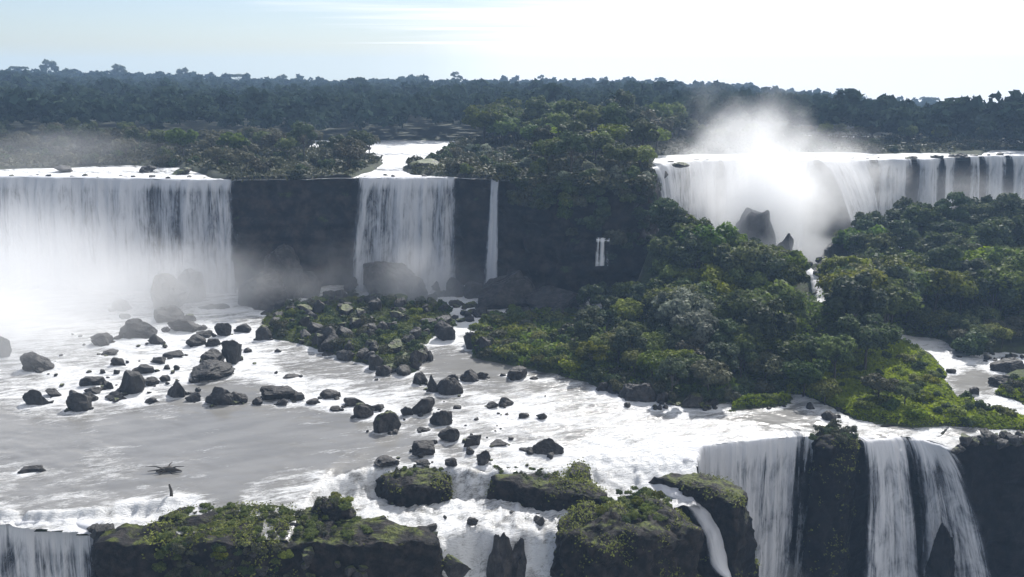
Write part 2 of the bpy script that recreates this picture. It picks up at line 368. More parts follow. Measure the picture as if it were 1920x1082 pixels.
def fall_sheet(lip, z0, z1, throw=2.5, seed=1, step=0.3, rough=0.5, spread=None, lipback=2.0, mat=None, lump=0.9, edge=True, bottom=None, density=0.0, riverlip=False, ew=0.25):
    """a curtain of falling water from the lip polyline; z0 may vary along it. bottom: optional xy polyline the foot runs along"""
    p, s = sample_path([(a[0], a[1], 0) for a in lip], step); p = smooth_arr(p, 2); nrm = smooth_arr(path_normals(p), 6)
    p[:, :2] += nrm * (0.7 * fbm(s * 0.25, s * 0 + seed, oct=3, seed=seed))[:, None]
    n = len(s)
    if riverlip: z0 = smooth_arr(river_w(p[:, 0], p[:, 1] + 1.0)[0], 4) + 0.06
    h = z0 - z1; nr = max(14, int(np.max(h) / 0.6))
    if bottom is not None:
        q = np.array([(b[0], b[1]) for b in bottom]); L = np.r_[0, np.cumsum(np.hypot(*np.diff(q, axis=0).T))]
        uu = s / s[-1] * L[-1]; bx = np.interp(uu, L, q[:, 0]); by = np.interp(uu, L, q[:, 1])
    t = np.linspace(0, 1, nr)
    lump1 = fbm(s * 0.22, s * 0, oct=3, seed=seed); lump2 = fbm(s * 0.9, s * 0 + 3, oct=3, seed=seed + 1)
    # rows over the lip
    rows = []; uvs = []; fo = []
    for k, b in enumerate((lipback, lipback * 0.5, lipback * 0.15)):
        rows.append(np.stack([p[:, 0] - nrm[:, 0] * b, p[:, 1] - nrm[:, 1] * b, np.full(n, z0 + 0.05) + 0.12 * lump2], -1)); uvs.append(np.stack([s, np.full(n, -b)], -1)); fo.append(np.full(n, 0.25))
    for tt in t:
        z = z0 - h * tt ** 1.15 + 0 * s
        out = (throw * (1 + 0.45 * lump1)) * math.sqrt(tt) * (0.9 + 0.25 * tt)
        dz = z0 - z
        d = out + lump * (0.55 * lump1 + 0.45 * lump2) * min(1, tt * 6) + rough * 0.5 * fbm(s * 1.5, dz * 0.12, oct=3, seed=seed + 5) * min(1, tt * 8)
        x = p[:, 0] + nrm[:, 0] * d; y = p[:, 1] + nrm[:, 1] * d
        if bottom is not None:
            w = tt ** 0.8; x = x + (bx - p[:, 0] - nrm[:, 0] * throw) * w; y = y + (by - p[:, 1] - nrm[:, 1] * throw) * w
        if tt < 0.05: z = z + 0.25 * lump2
        rows.append(np.stack([x, y, z], -1)); uvs.append(np.stack([s, dz], -1))
        e = 0.25 * max(0, 1 - tt * 7) + 0.10 * tt + density
        fo.append(e + 0.16 * fbm(s * 0.12, s * 0 + 7, oct=4, seed=seed + 8, gain=0.7) * min(1, 0.3 + tt * 5) + 0.05 * vn(s * 2.2, dz * 0.02, seed=seed + 3))
    V = np.stack(rows); U = np.stack(uvs); A = np.stack(fo)
    if edge:
        ed = np.minimum(s, s[-1] - s); A = A - 0.35 * (1 - sstep(0, min(3.0, s[-1] * ew), ed + 0.8 * lump2))[None, :]
    me = mesh_np('waterfall', V.reshape(-1, 3), grid_faces(V.shape[0], n)[:, ::-1], {'foam': A}, U.reshape(-1, 2))
    if mat: me.materials.append(mat)
    return me
def waterfall(lip, z0, z1, label, group=None, name='waterfall', layers=1, mat=None, **k):
    me = fall_sheet(lip, z0, z1, mat=mat or M_FALL, **k)
    o = obj(name, me); tag(o, label, 'waterfall', group); return o

def ico(sub):
    bm = bmesh.new(); bmesh.ops.create_icosphere(bm, subdivisions=sub, radius=1.0)
    V = np.array([v.co[:] for v in bm.verts]); Fc = np.array([[v.index for v in f.verts] for f in bm.faces]); bm.free(); return V, Fc
ICO3 = ico(3); ICO4 = ico(4); ICO5 = ico(5); ICO2 = ico(2)
def boulder_mesh(seed, w, d, h, cuts=14, big=False, name='boulder', sink=0.3, point=0.0, box=0.0, lean=0.0):
    V, Fc = (ICO5 if big else ICO4); V = V.copy(); rs = np.random.RandomState(seed)
    if box > 0:
        m = np.max(np.abs(V), axis=1)[:, None]; V = V * (1 - box) + V / m * box * 0.85
    for k in range(cuts):
        n = rs.normal(size=3); n /= np.linalg.norm(n); o = rs.uniform(0.48, 0.86)
        dd = V @ n; V -= np.maximum(0, dd - o)[:, None] * n * 0.95
    if point:
        zz = np.clip(V[:, 2], 0, 1); V[:, 0] *= 1 - point * zz; V[:, 1] *= 1 - point * zz; V[:, 2] *= 1 + 0.3 * point * zz
    V[:, 0] += lean * V[:, 2]
    sc = seed * 3.7
    V += (0.26 * fbm(V[:, 0] * 1.5 + sc, V[:, 1] * 1.5, V[:, 2] * 1.5, 3, seed) + 0.10 * np.round(2 * vn(V[:, 0] * 2.2 + sc, V[:, 1] * 2.2, V[:, 2] * 2.2, seed + 2)) / 2 + 0.08 * fbm(V[:, 0] * 5 + sc, V[:, 1] * 5, V[:, 2] * 5, 3, seed + 4))[:, None] * V
    mn, mxx = V.min(0), V.max(0)
    V = (V - (mn + mxx) / 2) / (mxx - mn) * 2
    V = V * np.array([w / 2, d / 2, h * (0.5 + sink / 2)]); V[:, 2] += h * (0.5 - sink / 2)
    me = mesh_np(name, V, Fc, smooth=False); return me

def slab_mesh(poly, ztop, zbot, seed=1, amp=0.8, name='rock_outcrop', n=150, dome=0.8, undercut=0.0, ztopf=None, step=0.32):
    """rock mass from a plan outline: domed top, broken sides"""
    poly = [Vector((a[0], a[1], 0)) for a in poly]; p, s = sample_path(poly + [poly[0]], max(0.3, step)); p = p[:-1, :2]; s = s[:-1]
    for _ in range(4): p = (np.roll(p, 1, 0) + 2 * p + np.roll(p, -1, 0)) / 4
    c = p.mean(0); n = len(p)
    per = s[-1]; th = s / per * 2 * np.pi
    rows = []; rt = np.linspace(0.0, 1, 30)
    for r in rt:
        q = c + (p - c) * r; z = np.full(n, ztop + dome * (1 - r * r))
        rows.append(np.c_[q, z])
    nz = max(5, int((ztop - zbot) / step))
    nr = p - c; nr /= np.linalg.norm(nr, axis=1)[:, None]
    for k in range(1, nz + 1):
        z = ztop - (ztop - zbot) * k / nz
        q = p + nr * (0.15 * (ztop - z) * (1 - undercut) + (0.5 if k > 1 else 0.25)); rows.append(np.c_[q, np.full(n, z)])
    V = np.stack(rows); X, Y, Z = V[..., 0], V[..., 1], V[..., 2]
    m = np.ones(len(rows))[:, None] * 1.0; m[:30] = (rt ** 2)[:, None]
    dd = amp * fbm(X * 0.35, Y * 0.35, Z * 0.3, 4, seed) + 0.5 * amp * np.round(2 * vn(X * 0.55, Y * 0.55, Z * 0.4, seed + 2)) / 2 + 0.35 * np.round(2 * vn(X * 1.3, Y * 1.3, Z * 0.8, seed + 6)) / 2 + 0.3 * fbm(X * 1.6, Y * 1.6, Z * 1.6, 4, seed + 5)
    V[..., 0] += nr[None, :, 0] * dd * m; V[..., 1] += nr[None, :, 1] * dd * m
    V[:30, :, 2] += amp * 0.8 * fbm(X[:30] * 0.3, Y[:30] * 0.3, None, 5, seed + 8) + 0.5 * amp * np.round(2.5 * vn(X[:30] * 0.5, Y[:30] * 0.5, None, seed + 12)) / 2.5 + 0.2 * fbm(X[:30] * 1.8, Y[:30] * 1.8, None, 3, seed + 14)
    nr_, nc = V.shape[:2]
    i = np.arange(nr_ - 1)[:, None] * nc; j = np.arange(nc)[None, :]; j2 = (j + 1) % nc
    f = np.stack([i + j, i + j2, i + nc + j2, i + nc + j], -1).reshape(-1, 4)
    # orientation: outward
    area = np.sum(p[:, 0] * np.roll(p[:, 1], -1) - np.roll(p[:, 0], -1) * p[:, 1])
    if area > 0: f = f[:, ::-1]
    return mesh_np(name, V.reshape(-1, 3), f)

def quads_from(C, Nn, size, aspect, rs):
    """one quad for each centre C with normal Nn"""
    n = len(C); Nn = Nn / (np.linalg.norm(Nn, axis=1)[:, None] + 1e-9)
    r = rs.normal(size=(n, 3)); a = np.cross(Nn, r); a /= np.linalg.norm(a, axis=1)[:, None] + 1e-9; b = np.cross(Nn, a)
    a = a * (size * aspect)[:, None] * 0.5; b = b * size[:, None] * 0.5
    V = np.stack([C - a - b * 0.55, C + a * 0.35 - b, C + a + b * 0.5, C - a * 0.4 + b], 1)
    return V.reshape(-1, 3), np.arange(4 * n).reshape(-1, 4)
def crown_arrays(seed, Rr, Hh, zc, lobes, nleaf, ls, flat=0.0, down=-0.35, spread=0.86):
    rs = np.random.RandomState(seed); C = []; Nn = []; T = []; cents = []
    lobes = int(lobes * 1.45)
    for k in range(lobes):
        a = rs.uniform(0, 2 * np.pi); rr = math.sqrt(rs.uniform(0, 1)) * spread
        top = math.sqrt(max(0, 1 - rr * rr)); zz = rs.uniform(-0.35, 1.0) * top * (1 - flat)
        c = np.array([math.cos(a) * rr * Rr, math.sin(a) * rr * Rr, zc + zz * Hh * 0.5]); r = (0.17 + 0.27 * rs.uniform() ** 1.3) * Rr * (1 - 0.35 * flat)
        cents.append((c, r)); m = int(nleaf / lobes * rs.uniform(0.6, 1.4) * 1.0)
        d = rs.normal(size=(m * 2, 3)); d /= np.linalg.norm(d, axis=1)[:, None]; d = d[d[:, 2] > down + 0.5 * rs.uniform(-1, 1, len(d)) * 0.5][:m]; m = len(d)
        # tufts: leaves bunch on small twigs
        bump = 1 + 0.4 * fbm(d[:, 0] * 2.5 + k, d[:, 1] * 2.5, d[:, 2] * 2.5, 3, seed + k)
        rad = r * bump * rs.uniform(0.72, 1.06, m); fl = 0.62 if flat else 0.85
        q = c + d * rad[:, None] * np.array([1, 1, fl])
        C.append(q); Nn.append(d * 0.8 + rs.normal(size=(m, 3)) * 0.55 + np.array([0, 0, 0.35])); T.append(np.clip(rs.uniform(0.1, 0.75) + rs.normal(size=m) * 0.2, 0, 1))
    C = np.concatenate(C); Nn = np.concatenate(Nn); T = np.concatenate(T)
    V, Fc = quads_from(C, Nn, ls * rs.uniform(0.6, 1.5, len(C)), rs.uniform(1.0, 1.9, len(C)), rs)
    return V, Fc, np.repeat(T, 4), cents
def tube(pts, rad, seg=7):
    pts = np.array(pts, float); V = []; n = len(pts)
    for i in range(n):
        t = pts[min(n - 1, i + 1)] - pts[max(0, i - 1)]; t /= np.linalg.norm(t) + 1e-9
        a = np.cross(t, [0.31, 0.95, 0.05]); a /= np.linalg.norm(a); b = np.cross(t, a)
        for k in range(seg):
            an = 2 * np.pi * k / seg; V.append(pts[i] + (a * math.cos(an) + b * math.sin(an)) * rad[i])
    Fc = [(i * seg + k, i * seg + (k + 1) % seg, (i + 1) * seg + (k + 1) % seg, (i + 1) * seg + k) for i in range(n - 1) for k in range(seg)]
    return np.array(V), np.array(Fc)
def trunk_mesh(seed, zc, cents, r0=0.28):
    rs = np.random.RandomState(seed); VV = []; FF = []; off = 0
    def add(p, r):
        nonlocal off
        v, f = tube(p, r); VV.append(v); FF.append(f + off); off += len(v)
    sway = rs.uniform(-0.5, 0.5, 2); top = np.array([sway[0], sway[1], zc])
    add([(0, 0, -1.0), (0.05, 0, 0.3), (sway[0] * 0.4, sway[1] * 0.4, zc * 0.55), top], [r0 * 1.5, r0 * 1.05, r0 * 0.8, r0 * 0.5])
    for c, r in cents[:7]:
        st = np.array([sway[0] * 0.5, sway[1] * 0.5, zc * rs.uniform(0.5, 0.85)]); mid = (st + c) / 2 + rs.normal(size=3) * 0.3
        add([st, mid, c], [r0 * 0.5, r0 * 0.32, r0 * 0.12])
    return mesh_np('trunk', np.concatenate(VV), np.concatenate(FF))
PROTO = {}
def tree_proto(key, seed, Rr, Hh, zc, lobes, nleaf, ls, leaf, flat=0.0, r0=0.28, **k):
    V, Fc, T, cents = crown_arrays(seed, Rr, Hh, zc, lobes, nleaf, ls, flat, **k)
    cm = mesh_np('crown', V, Fc, {'tint': T}, smooth=False); cm.materials.append(leaf)
    tm = trunk_mesh(seed, zc, cents, r0); tm.materials.append(M_BARK)
    PROTO[key] = (cm, tm)
def shrub_proto(key, seed, Rr, Hh, lobes, nleaf, ls, leaf):
    V, Fc, T, cents = crown_arrays(seed, Rr, Hh, Hh * 0.42, lobes, nleaf, ls, 0.0, down=-0.6, spread=0.68)
    V[:, 2] = np.maximum(V[:, 2], -0.3)
    cm = mesh_np('shrub', V, Fc, {'tint': T}, smooth=False); cm.materials.append(leaf); PROTO[key] = (cm,)
tree_proto('broad_a', 11, 4.6, 6.5, 7.0, 17, 5200, 0.42, L_MID)
tree_proto('broad_b', 12, 5.4, 5.4, 6.6, 20, 5600, 0.45, L_BRIGHT)
tree_proto('broad_c', 13, 4.2, 7.6, 7.6, 16, 5000, 0.42, L_DARK)
tree_proto('broad_d', 14, 4.8, 6.0, 6.4, 19, 5200, 0.44, L_MID)
tree_proto('silver', 15, 3.8, 6.0, 5.8, 17, 4200, 0.36, L_SILVER)
tree_proto('umbrella', 16, 5.6, 4.0, 9.6, 15, 3800, 0.42, L_DARK, flat=0.75)
tree_proto('tall', 17, 3.4, 9.0, 9.0, 15, 4200, 0.42, L_DARK)
tree_proto('yellow', 18, 5.0, 6.2, 6.4, 18, 5200, 0.42, L_BRIGHT)
tree_proto('olive', 19, 4.6, 4.8, 5.2, 17, 4200, 0.42, L_OLIVE)
shrub_proto('bush_a', 21, 2.0, 2.2, 11, 1900, 0.26, L_MID)
shrub_proto('bush_b', 22, 2.3, 2.0, 12, 2000, 0.26, L_BRIGHT)
shrub_proto('bush_c', 23, 1.9, 2.4, 10, 1800, 0.26, L_DARK)
shrub_proto('bush_s', 24, 2.0, 2.2, 10, 1700, 0.26, L_SILVER)
shrub_proto('bush_o', 25, 2.2, 2.0, 11, 1800, 0.28, L_OLIVE)
RND = random.Random(5)
def tree(key, loc, sc, label, group=None, name='tree', sz=1.0):
    root = bpy.data.objects.new(name, None); COL.objects.link(root); root.empty_display_size = 0.5
    root.location = loc; root.rotation_euler = (0, 0, RND.uniform(0, 6.28)); root.scale = (sc, sc, sc * sz)
    tag(root, label, 'tree', group)
    cm, tm = PROTO[key]
    c = bpy.data.objects.new('crown', cm); COL.objects.link(c); c.parent = root
    t = bpy.data.objects.new('trunk', tm); COL.objects.link(t); t.parent = root
    return root
def shrub(key, loc, sc, label, group=None, sz=1.0):
    o = bpy.data.objects.new('shrub', PROTO[key][0]); COL.objects.link(o)
    o.location = loc; o.rotation_euler = (0, 0, RND.uniform(0, 6.28)); o.scale = (sc, sc, sc * sz); tag(o, label, 'shrub', group); return o

# ================================================================== TERRAIN
def wxy(lst, z=0.0): return [tuple(P(a, b, z)[:2]) for a, b in lst]
ISL_MAIN = wxy([(872,645),(882,672),(960,690),(1040,706),(1110,727),(1180,750),(1260,760),(1350,764),(1440,742),(1500,744),(1545,764),(1600,790),(1690,803),(1800,806),(1925,812),(2300,830),
                (2300,512),(1560,512),(1540,530),(1400,535),(1240,540),(1180,560),(1120,592),(1000,592),(905,600),(890,625)])
ISL_CHAN = wxy([(1685,630),(1750,636),(1785,663),(1925,666),(2050,666),(2050,680),(1925,684),(1868,698),(1846,738),(1925,768),(2050,776),(2050,784),(1925,778),(1860,767),(1800,750),(1785,704),(1758,668),(1700,650)])
ISL_ROCK = wxy([(480,602),(520,580),(600,568),(700,560),(850,578),(866,612),(822,636),(800,652),(790,700),(755,704),(705,694),(650,680),(600,664),(560,650),(500,636)])
ISL_STRIP = wxy([(1352,768),(1372,752),(1440,744),(1496,748),(1490,762),(1420,768),(1370,776)])
HILLS = []
for px, D, h, sx_, sy_ in ((1210,226,25,8,8),(1240,217,19,8,8),(1275,208,13,9,9),(1330,202,10,12,11),(1420,194,8,14,12),(1500,187,6.5,14,12),(1600,180,3.5,14,12),
                           (1900,240,11,40,18),(1980,225,9,36,22),(1740,236,10,17,15),(1512,244,11,9,13),(1530,226,6,7,9),(1650,230,6,14,12),(1850,205,5,22,14)):
    q = at_dist(px, D, 5); HILLS.append((q.x, q.y, h, sx_, sy_))
def hillz(x, y):
    r = 0 * x
    for hx, hy, h, a, b in HILLS: r = np.maximum(r, h * np.exp(-((x - hx) / a) ** 2 - ((y - hy) / b) ** 2))
    return r
def G(x, y):
    x = np.asarray(x, float); y = np.asarray(y, float)
    d = np.maximum(sdpoly(x, y, ISL_MAIN), np.maximum(sdpoly(x, y, ISL_ROCK), sdpoly(x, y, ISL_STRIP)))
    d = np.minimum(d, -sdpoly(x, y, ISL_CHAN))
    d = d + 0.9 * fbm(x * 0.2, y * 0.2, oct=3, seed=3)
    z = -1.6 + 2.6 * sstep(-1.5, 3.0, d) + 0.5 * fbm(x * 0.12, y * 0.12, oct=4, seed=4) * (d > 0)
    return z + hillz(x, y) * sstep(-1, 9, d)
# front edge of the middle shelf: where the shelf ends towards the camera, as a line over x
FE = [(-260, 103.0), (-120, 104.0)]
for a, b in ((0, 986), (190, 1003), (500, 1012), (815, 1008)): q = P(a, b, -1 if a < 200 else 0); FE.append((q.x, q.y))
xr = FE[-1][0]
FE += [(xr + 0.4, 76), (21.0, 76), (21.4, 116.0), (27.0, 116.5), (28.0, 124.0)]
for a, b in ((1304, 838), (1352, 832), (1420, 824), (1500, 818), (1540, 822), (1620, 824), (1690, 818), (1730, 824), (1762, 832), (1790, 844), (1806, 822), (1830, 822), (1920, 822), (2300, 840)):
    q = P(a, b); FE.append((q.x, q.y))
FE.append((260, 128)); FE = sorted(FE, key=lambda t: t[0])
FEx = np.array([a for a, b in FE]); FEy = np.array([b for a, b in FE])
def front(x): return np.interp(x, FEx, FEy)

# ground of the middle shelf: river bed and islands
xs = np.arange(-175, 215, 1.0); ys = np.arange(76, 262, 1.0); X, Y = np.meshgrid(xs, ys); Z = G(X, Y)

Xc = (X[:-1, :-1] + X[1:, 1:]) / 2; Yc = (Y[:-1, :-1] + Y[1:, 1:]) / 2
YAl = wxy([(600, 914), (642, 884), (700, 872), (830, 870), (930, 880), (1060, 874), (1110, 852), (1250, 850), (1335, 868)])
keep = (Yc > front(Xc) + 0.8) & ~((Xc > YAl[0][0] - 2) & (Xc < 33) & (Yc < np.interp(Xc, [a for a, b in YAl], [b for a, b in YAl]) + 3))
kind(obj('ground', mesh_np('ground', np.stack([X, Y, Z], -1).reshape(-1, 3), grid_faces(len(ys), len(xs), keep)), M_GROUND), 'structure')

# ---- the middle river surface
YA = wxy([(-200, 0)] if False else [(600, 914), (618, 900), (642, 884), (700, 872), (770, 872), (830, 870), (880, 876), (930, 880), (1000, 880), (1060, 874), (1110, 852), (1160, 846), (1250, 850), (1300, 852), (1335, 868)])
YAx = np.array([a for a, b in YA]); YAy = np.array([b for a, b in YA])
YB = [tuple(P(a, b, -3.2)[:2]) for a, b in ((800, 1000), (850, 985), (900, 980), (960, 985), (1000, 985), (1040, 990), (1100, 1000))]
YBx = np.array([a for a, b in YB]); YBy = np.array([b for a, b in YB])
ROCKS_XY = []     # filled before the river is built: x, y, radius
# foam control points in the photograph, on the river level: x, y, amount (0 calm .. 1 all white); midstream sun glitter is painted in as foam
FC = [(-100,600,.75),(60,640,.8),(200,600,.85),(120,700,.75),(250,660,.9),(380,600,.8),(330,650,.95),(450,600,.8),(430,630,.95),(300,690,.95),(120,740,.85),(40,755,.75),(0,730,.7),(200,765,.5),
 (480,665,.9),(540,655,.6),(560,690,.5),(620,690,.45),(480,700,.9),(540,720,.95),(470,720,.45),(440,735,.15),(380,735,.2),(450,775,.22),(380,762,.35),(300,760,.5),(250,745,.9),(330,700,.85),(100,775,.6),
 (620,730,.9),(700,722,.55),(760,700,.5),(680,745,.95),(600,760,.7),(580,780,.35),(640,790,.3),(700,770,.85),(760,740,.85),(720,715,.5),
 (0,800,.0),(100,820,.0),(250,800,.0),(400,790,.0),(500,800,.0),(300,840,.05),(100,860,.1),(500,850,.15),(620,820,.3),(560,840,.4),(660,840,.4),(700,830,.3),(600,870,.2),(450,880,.1),
 (20,900,.62),(120,880,.45),(60,920,.38),(180,870,.62),(230,890,.68),(200,930,.5),(150,940,.6),(100,960,.5),(0,970,.9),(350,910,.4),(330,870,.45),(300,915,.45),(420,910,.15),(340,935,1.2),(250,950,1.2),(150,975,1.2),(290,900,.3),(230,910,.2),
 (500,915,.6),(560,920,.7),(480,940,.9),(560,950,.8),(600,890,.8),(430,940,.5),
 (830,640,1.1),(860,610,1.2),(840,655,.5),(850,680,.2),(900,690,.1),(820,680,.2),(1000,720,.5),(940,720,.35),(880,735,.5),(820,760,.6),(900,750,.75),(1010,750,.9),(1060,745,.7),(1080,725,.5),(1120,740,.95),(980,735,.7),(1000,765,.95),(960,790,1.0),(1060,790,.95),(930,770,.9),
 (880,790,.7),(760,800,.4),(800,790,.5),(900,810,.6),(850,850,.5),(960,820,.6),(1000,805,.75),(1080,815,.55),(940,850,.6),(760,850,.4),(740,830,.3),(960,862,.9),(830,862,.8),(1080,850,.9),
 (1150,780,.8),(1120,765,.7),(1200,770,.85),(1250,790,.85),(1180,810,.85),(1120,835,1.05),(1250,830,1.05),(1300,800,.85),(1350,790,.7),(1400,780,.45),(1450,785,.3),(1480,775,.3),(1400,810,.9),(1480,808,.8),(1330,835,1.1),(1200,850,1.2),(1280,860,1.3),
 (1540,760,.9),(1520,750,1.1),(1580,775,1.0),(1560,795,.7),(1520,795,.5),(1620,790,.9),(1650,800,.8),(1680,790,.2),(1700,808,.8),(1640,775,.2),(1740,820,.9),(1780,850,.9),(1500,765,.6),(1380,772,.6),(1460,765,.6),
 (1700,638,1.1),(1760,655,1.0),(1790,675,1.1),(1850,685,.8),(1900,680,1.1),(1830,715,.1),(1820,740,.6),(1870,765,1.1),(1900,775,.9),(870,640,.7),(860,590,1.1),(700,600,1.),(620,590,1.),(940,590,.9)]
FCa = np.array(FC)
def foam_glint_px(px, py):
    num = 0; den = 1e-9
    for a, b, v in FC:
        w = 1.0 / (((px - a) / 1.0) ** 2 + ((py - b) * 1.9) ** 2 + 60) ** 1.6
        num = num + w * v; den = den + w
    return num / den
def river_w(x, y):
    sA = np.interp(x, YAx, YAy) - y + 0.9 * fbm(x * 0.5, y * 0.1, oct=3, seed=31)
    inA = (x > YAx[0] - 1) & (x < YAx[-1] + 3)
    mA = sstep(YAx[0] - 1.0, YAx[0] + 1.0, x) * (1 - sstep(YAx[-1], YAx[-1] + 3, x))
    wd = np.interp(x, [-100, P(1000, 880).x, P(1090, 880).x, 200], [3.0, 3.0, 10.0, 10.0])
    w = -3.1 * sstep(0.0, 1.0, sA / wd) * mA
    # smooth rapids before the lip on the right-hand side
    w = w - 0.5 * sstep(-8, 0, sA) * mA
    sB = np.interp(x, YBx, YBy) - y + 0.8 * fbm(x * 0.4, y * 0.1, oct=2, seed=33)
    w = w - mA * np.where(sB > 0, 1.15 * sB * sstep(0, 4, sB), 0)
    # low ledge at the left
    xl = [P(a, b).x for a, b in ((-100, 958), (110, 958), (200, 950), (300, 938), (372, 925))]; yl = [P(a, b).y for a, b in ((-100, 958), (110, 958), (200, 950), (300, 938), (372, 925))]
    sL = np.interp(x, xl, yl) - y + 0.7 * fbm(x * 0.4, y * 0.1, oct=2, seed=35)
    w = w - 1.0 * sstep(0, 1.6, sL) * (1 - sstep(xl[-1] - 1, xl[-1] + 1, x))
    return w, np.maximum(np.where(mA > 0.5, sstep(-1.5, 0.5, sA), 0), sstep(-0.5, 0.4, sL) * (1 - sstep(1.8, 4, sL)) * (1 - sstep(xl[-1] - 1, xl[-1] + 1, x)))

def build_river():
    st = 0.36
    xs = np.arange(-150, 118, st); ys = np.concatenate([np.arange(77, 205, st), np.arange(205, 262, 1.0)])
    X, Y = np.meshgrid(xs, ys); W, cf = river_w(X, Y)
    px, py = proj(X, Y, 0 * X); A = foam_glint_px(px, py)
    Fm = A * 0.95 - 0.24
    # white water round and downstream of every boulder; current runs right and towards the camera
    cx, cy = math.cos(-0.33), math.sin(-0.33)
    for bx, by, r in ROCKS_XY:
        i0, i1 = np.searchsorted(xs, bx - 5 * r - 2), np.searchsorted(xs, bx + 6 * r + 2); j0, j1 = np.searchsorted(ys, by - 5 * r - 2), np.searchsorted(ys, by + 4 * r + 2)
        if i1 <= i0 or j1 <= j0: continue
        xx = X[j0:j1, i0:i1] - bx; yy = Y[j0:j1, i0:i1] - by; a = xx * cx + yy * cy; b = -xx * cy + yy * cx
        ring = np.exp(-((np.hypot(xx, yy) - r) / (0.35 + 0.12 * r)) ** 2) * 0.45
        wake = np.where(a > 0, np.exp(-(np.abs(b) / (0.9 * r)) ** 2 * 1.2) * np.exp(-a / (3.0 * r)) * 0.4, 0)
        loc = A[j0:j1, i0:i1]
        Fm[j0:j1, i0:i1] += np.maximum(ring, wake) * (0.45 + 0.6 * np.clip(loc, 0, 1))
    Fm = np.maximum(Fm, cf * (0.60 + 0.75 * fbm(X * 0.35, Y * 0.25, oct=5, seed=48, gain=0.65)))
    act = np.clip(A, 0, 1)
    ca = X * math.cos(0.33) - Y * math.sin(0.33); cb_ = X * math.sin(0.33) + Y * math.cos(0.33)
    # waves follow the current
    W = W + (0.03 + 0.30 * act) * fbm(ca * 0.22, cb_ * 0.55, oct=4, seed=41, gain=0.6) + 0.12 * act * np.abs(vn(ca * 0.5, cb_ * 1.1, seed=44)) + 0.9 * cf * fbm(X * 0.5, Y * 0.35, oct=5, seed=45, gain=0.65) + 0.35 * cf * np.abs(vn(X * 1.1, Y * 0.6, seed=47))
    Fm = Fm + 0.10 * fbm(X * 0.05, Y * 0.05, oct=3, seed=46)
    Xc = (X[:-1, :-1] + X[1:, 1:]) / 2; Yc = (Y[:-1, :-1] + Y[1:, 1:]) / 2
    keep = (Yc > front(Xc) - 0.1)
    kind(obj('river', mesh_np('river', np.stack([X, Y, W], -1).reshape(-1, 3), grid_faces(len(ys), len(xs), keep), {'foam': Fm}), M_WATER), 'structure')

# ---- canyon floor and the sheet of ground under everything
me = mesh_np('canyon_floor', [(-2000, -40, -47), (2000, -40, -47), (2000, 2000, -47), (-2000, 2000, -47)], [(0, 1, 2, 3)])
kind(obj('canyon_floor', me, M_GROUND), 'structure')
V = []
xs = np.arange(-120, 160, 2.0); ys = np.arange(-20, 140, 2.0); X, Y = np.meshgrid(xs, ys)
me = mesh_np('lower_river', np.stack([X, Y, -44 + 0.5 * fbm(X * .2, Y * .2, seed=9)], -1).reshape(-1, 3), grid_faces(len(ys), len(xs)), {'foam': 0.5 + 0 * X})
kind(obj('lower_river', me, M_WATER), 'structure')

# ---- front cliffs (below the middle shelf)
fc = [(x, y, 0) for x, y in zip(FEx, FEy)]
L_ = [(x, y, 0) for x, y, _z in fc if x <= xr]; R_ = [(x, y, 0) for x, y, _z in fc if x > 21.2]
def shift(l, d): return [(a, b + d, 0) for a, b, *_ in l]
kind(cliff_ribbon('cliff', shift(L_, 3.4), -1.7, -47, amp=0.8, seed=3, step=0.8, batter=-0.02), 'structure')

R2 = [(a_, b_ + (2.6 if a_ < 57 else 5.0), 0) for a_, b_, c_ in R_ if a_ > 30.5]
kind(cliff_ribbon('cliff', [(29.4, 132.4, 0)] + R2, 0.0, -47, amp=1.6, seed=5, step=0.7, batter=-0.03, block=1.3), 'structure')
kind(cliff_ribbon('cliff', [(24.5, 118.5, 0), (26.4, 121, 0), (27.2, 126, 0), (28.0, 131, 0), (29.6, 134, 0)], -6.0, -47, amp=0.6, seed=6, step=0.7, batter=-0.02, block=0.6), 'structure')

# ---- the upper plateau, its lip, and the high cliffs
LIP_PX = [(-900,322),(-300,328),(0,331),(220,334),(440,338),(560,336),(655,334),(760,333),(860,333),(950,339),(1060,346),(1150,348),(1198,346),(1218,334),(1222,316),(1240,309),(1290,303),(1340,301),(1430,297),(1520,299),(1640,300),(1700,299),(1765,297),(1850,293),(1920,291),(2300,284),(2900,280)]
_x = np.concatenate([np.arange(-900, 1190, 22), [a for a, b in LIP_PX if 1195 <= a < 1245], np.arange(1255, 2900, 20)]).astype(float)
_y = np.interp(_x, [a for a, b in LIP_PX], [b for a, b in LIP_PX]) + np.where((_x > 1190) & (_x < 1250), 0, 1.5 * fbm(_x * 0.016, _x * 0, oct=3, seed=91, gain=0.7))
LIP_PX = list(zip(_x.tolist(), _y.tolist()))
LIP = [P(a, b, UP) for a, b in LIP_PX]
def lipseg(x0, x1, off=0.0):
    """lip polyline between two pixel columns"""
    xsn = [x0] + [a for a, b in LIP_PX if x0 < a < x1] + [x1]
    ax = [a for a, b in LIP_PX]; by = [b for a, b in LIP_PX]
    out = []
    for x in xsn:
        q = P(x, np.interp(x, ax, by), UP); out.append((q.x, q.y - off))
    return out
kind(cliff_ribbon('high_cliff', [(a.x, a.y + 3.6, 0) for a in LIP], UP - 0.1, -3, amp=2.6, seed=8, step=0.9, batter=0.05, block=3.2, sm=1, mat=M_HIGH), 'structure')
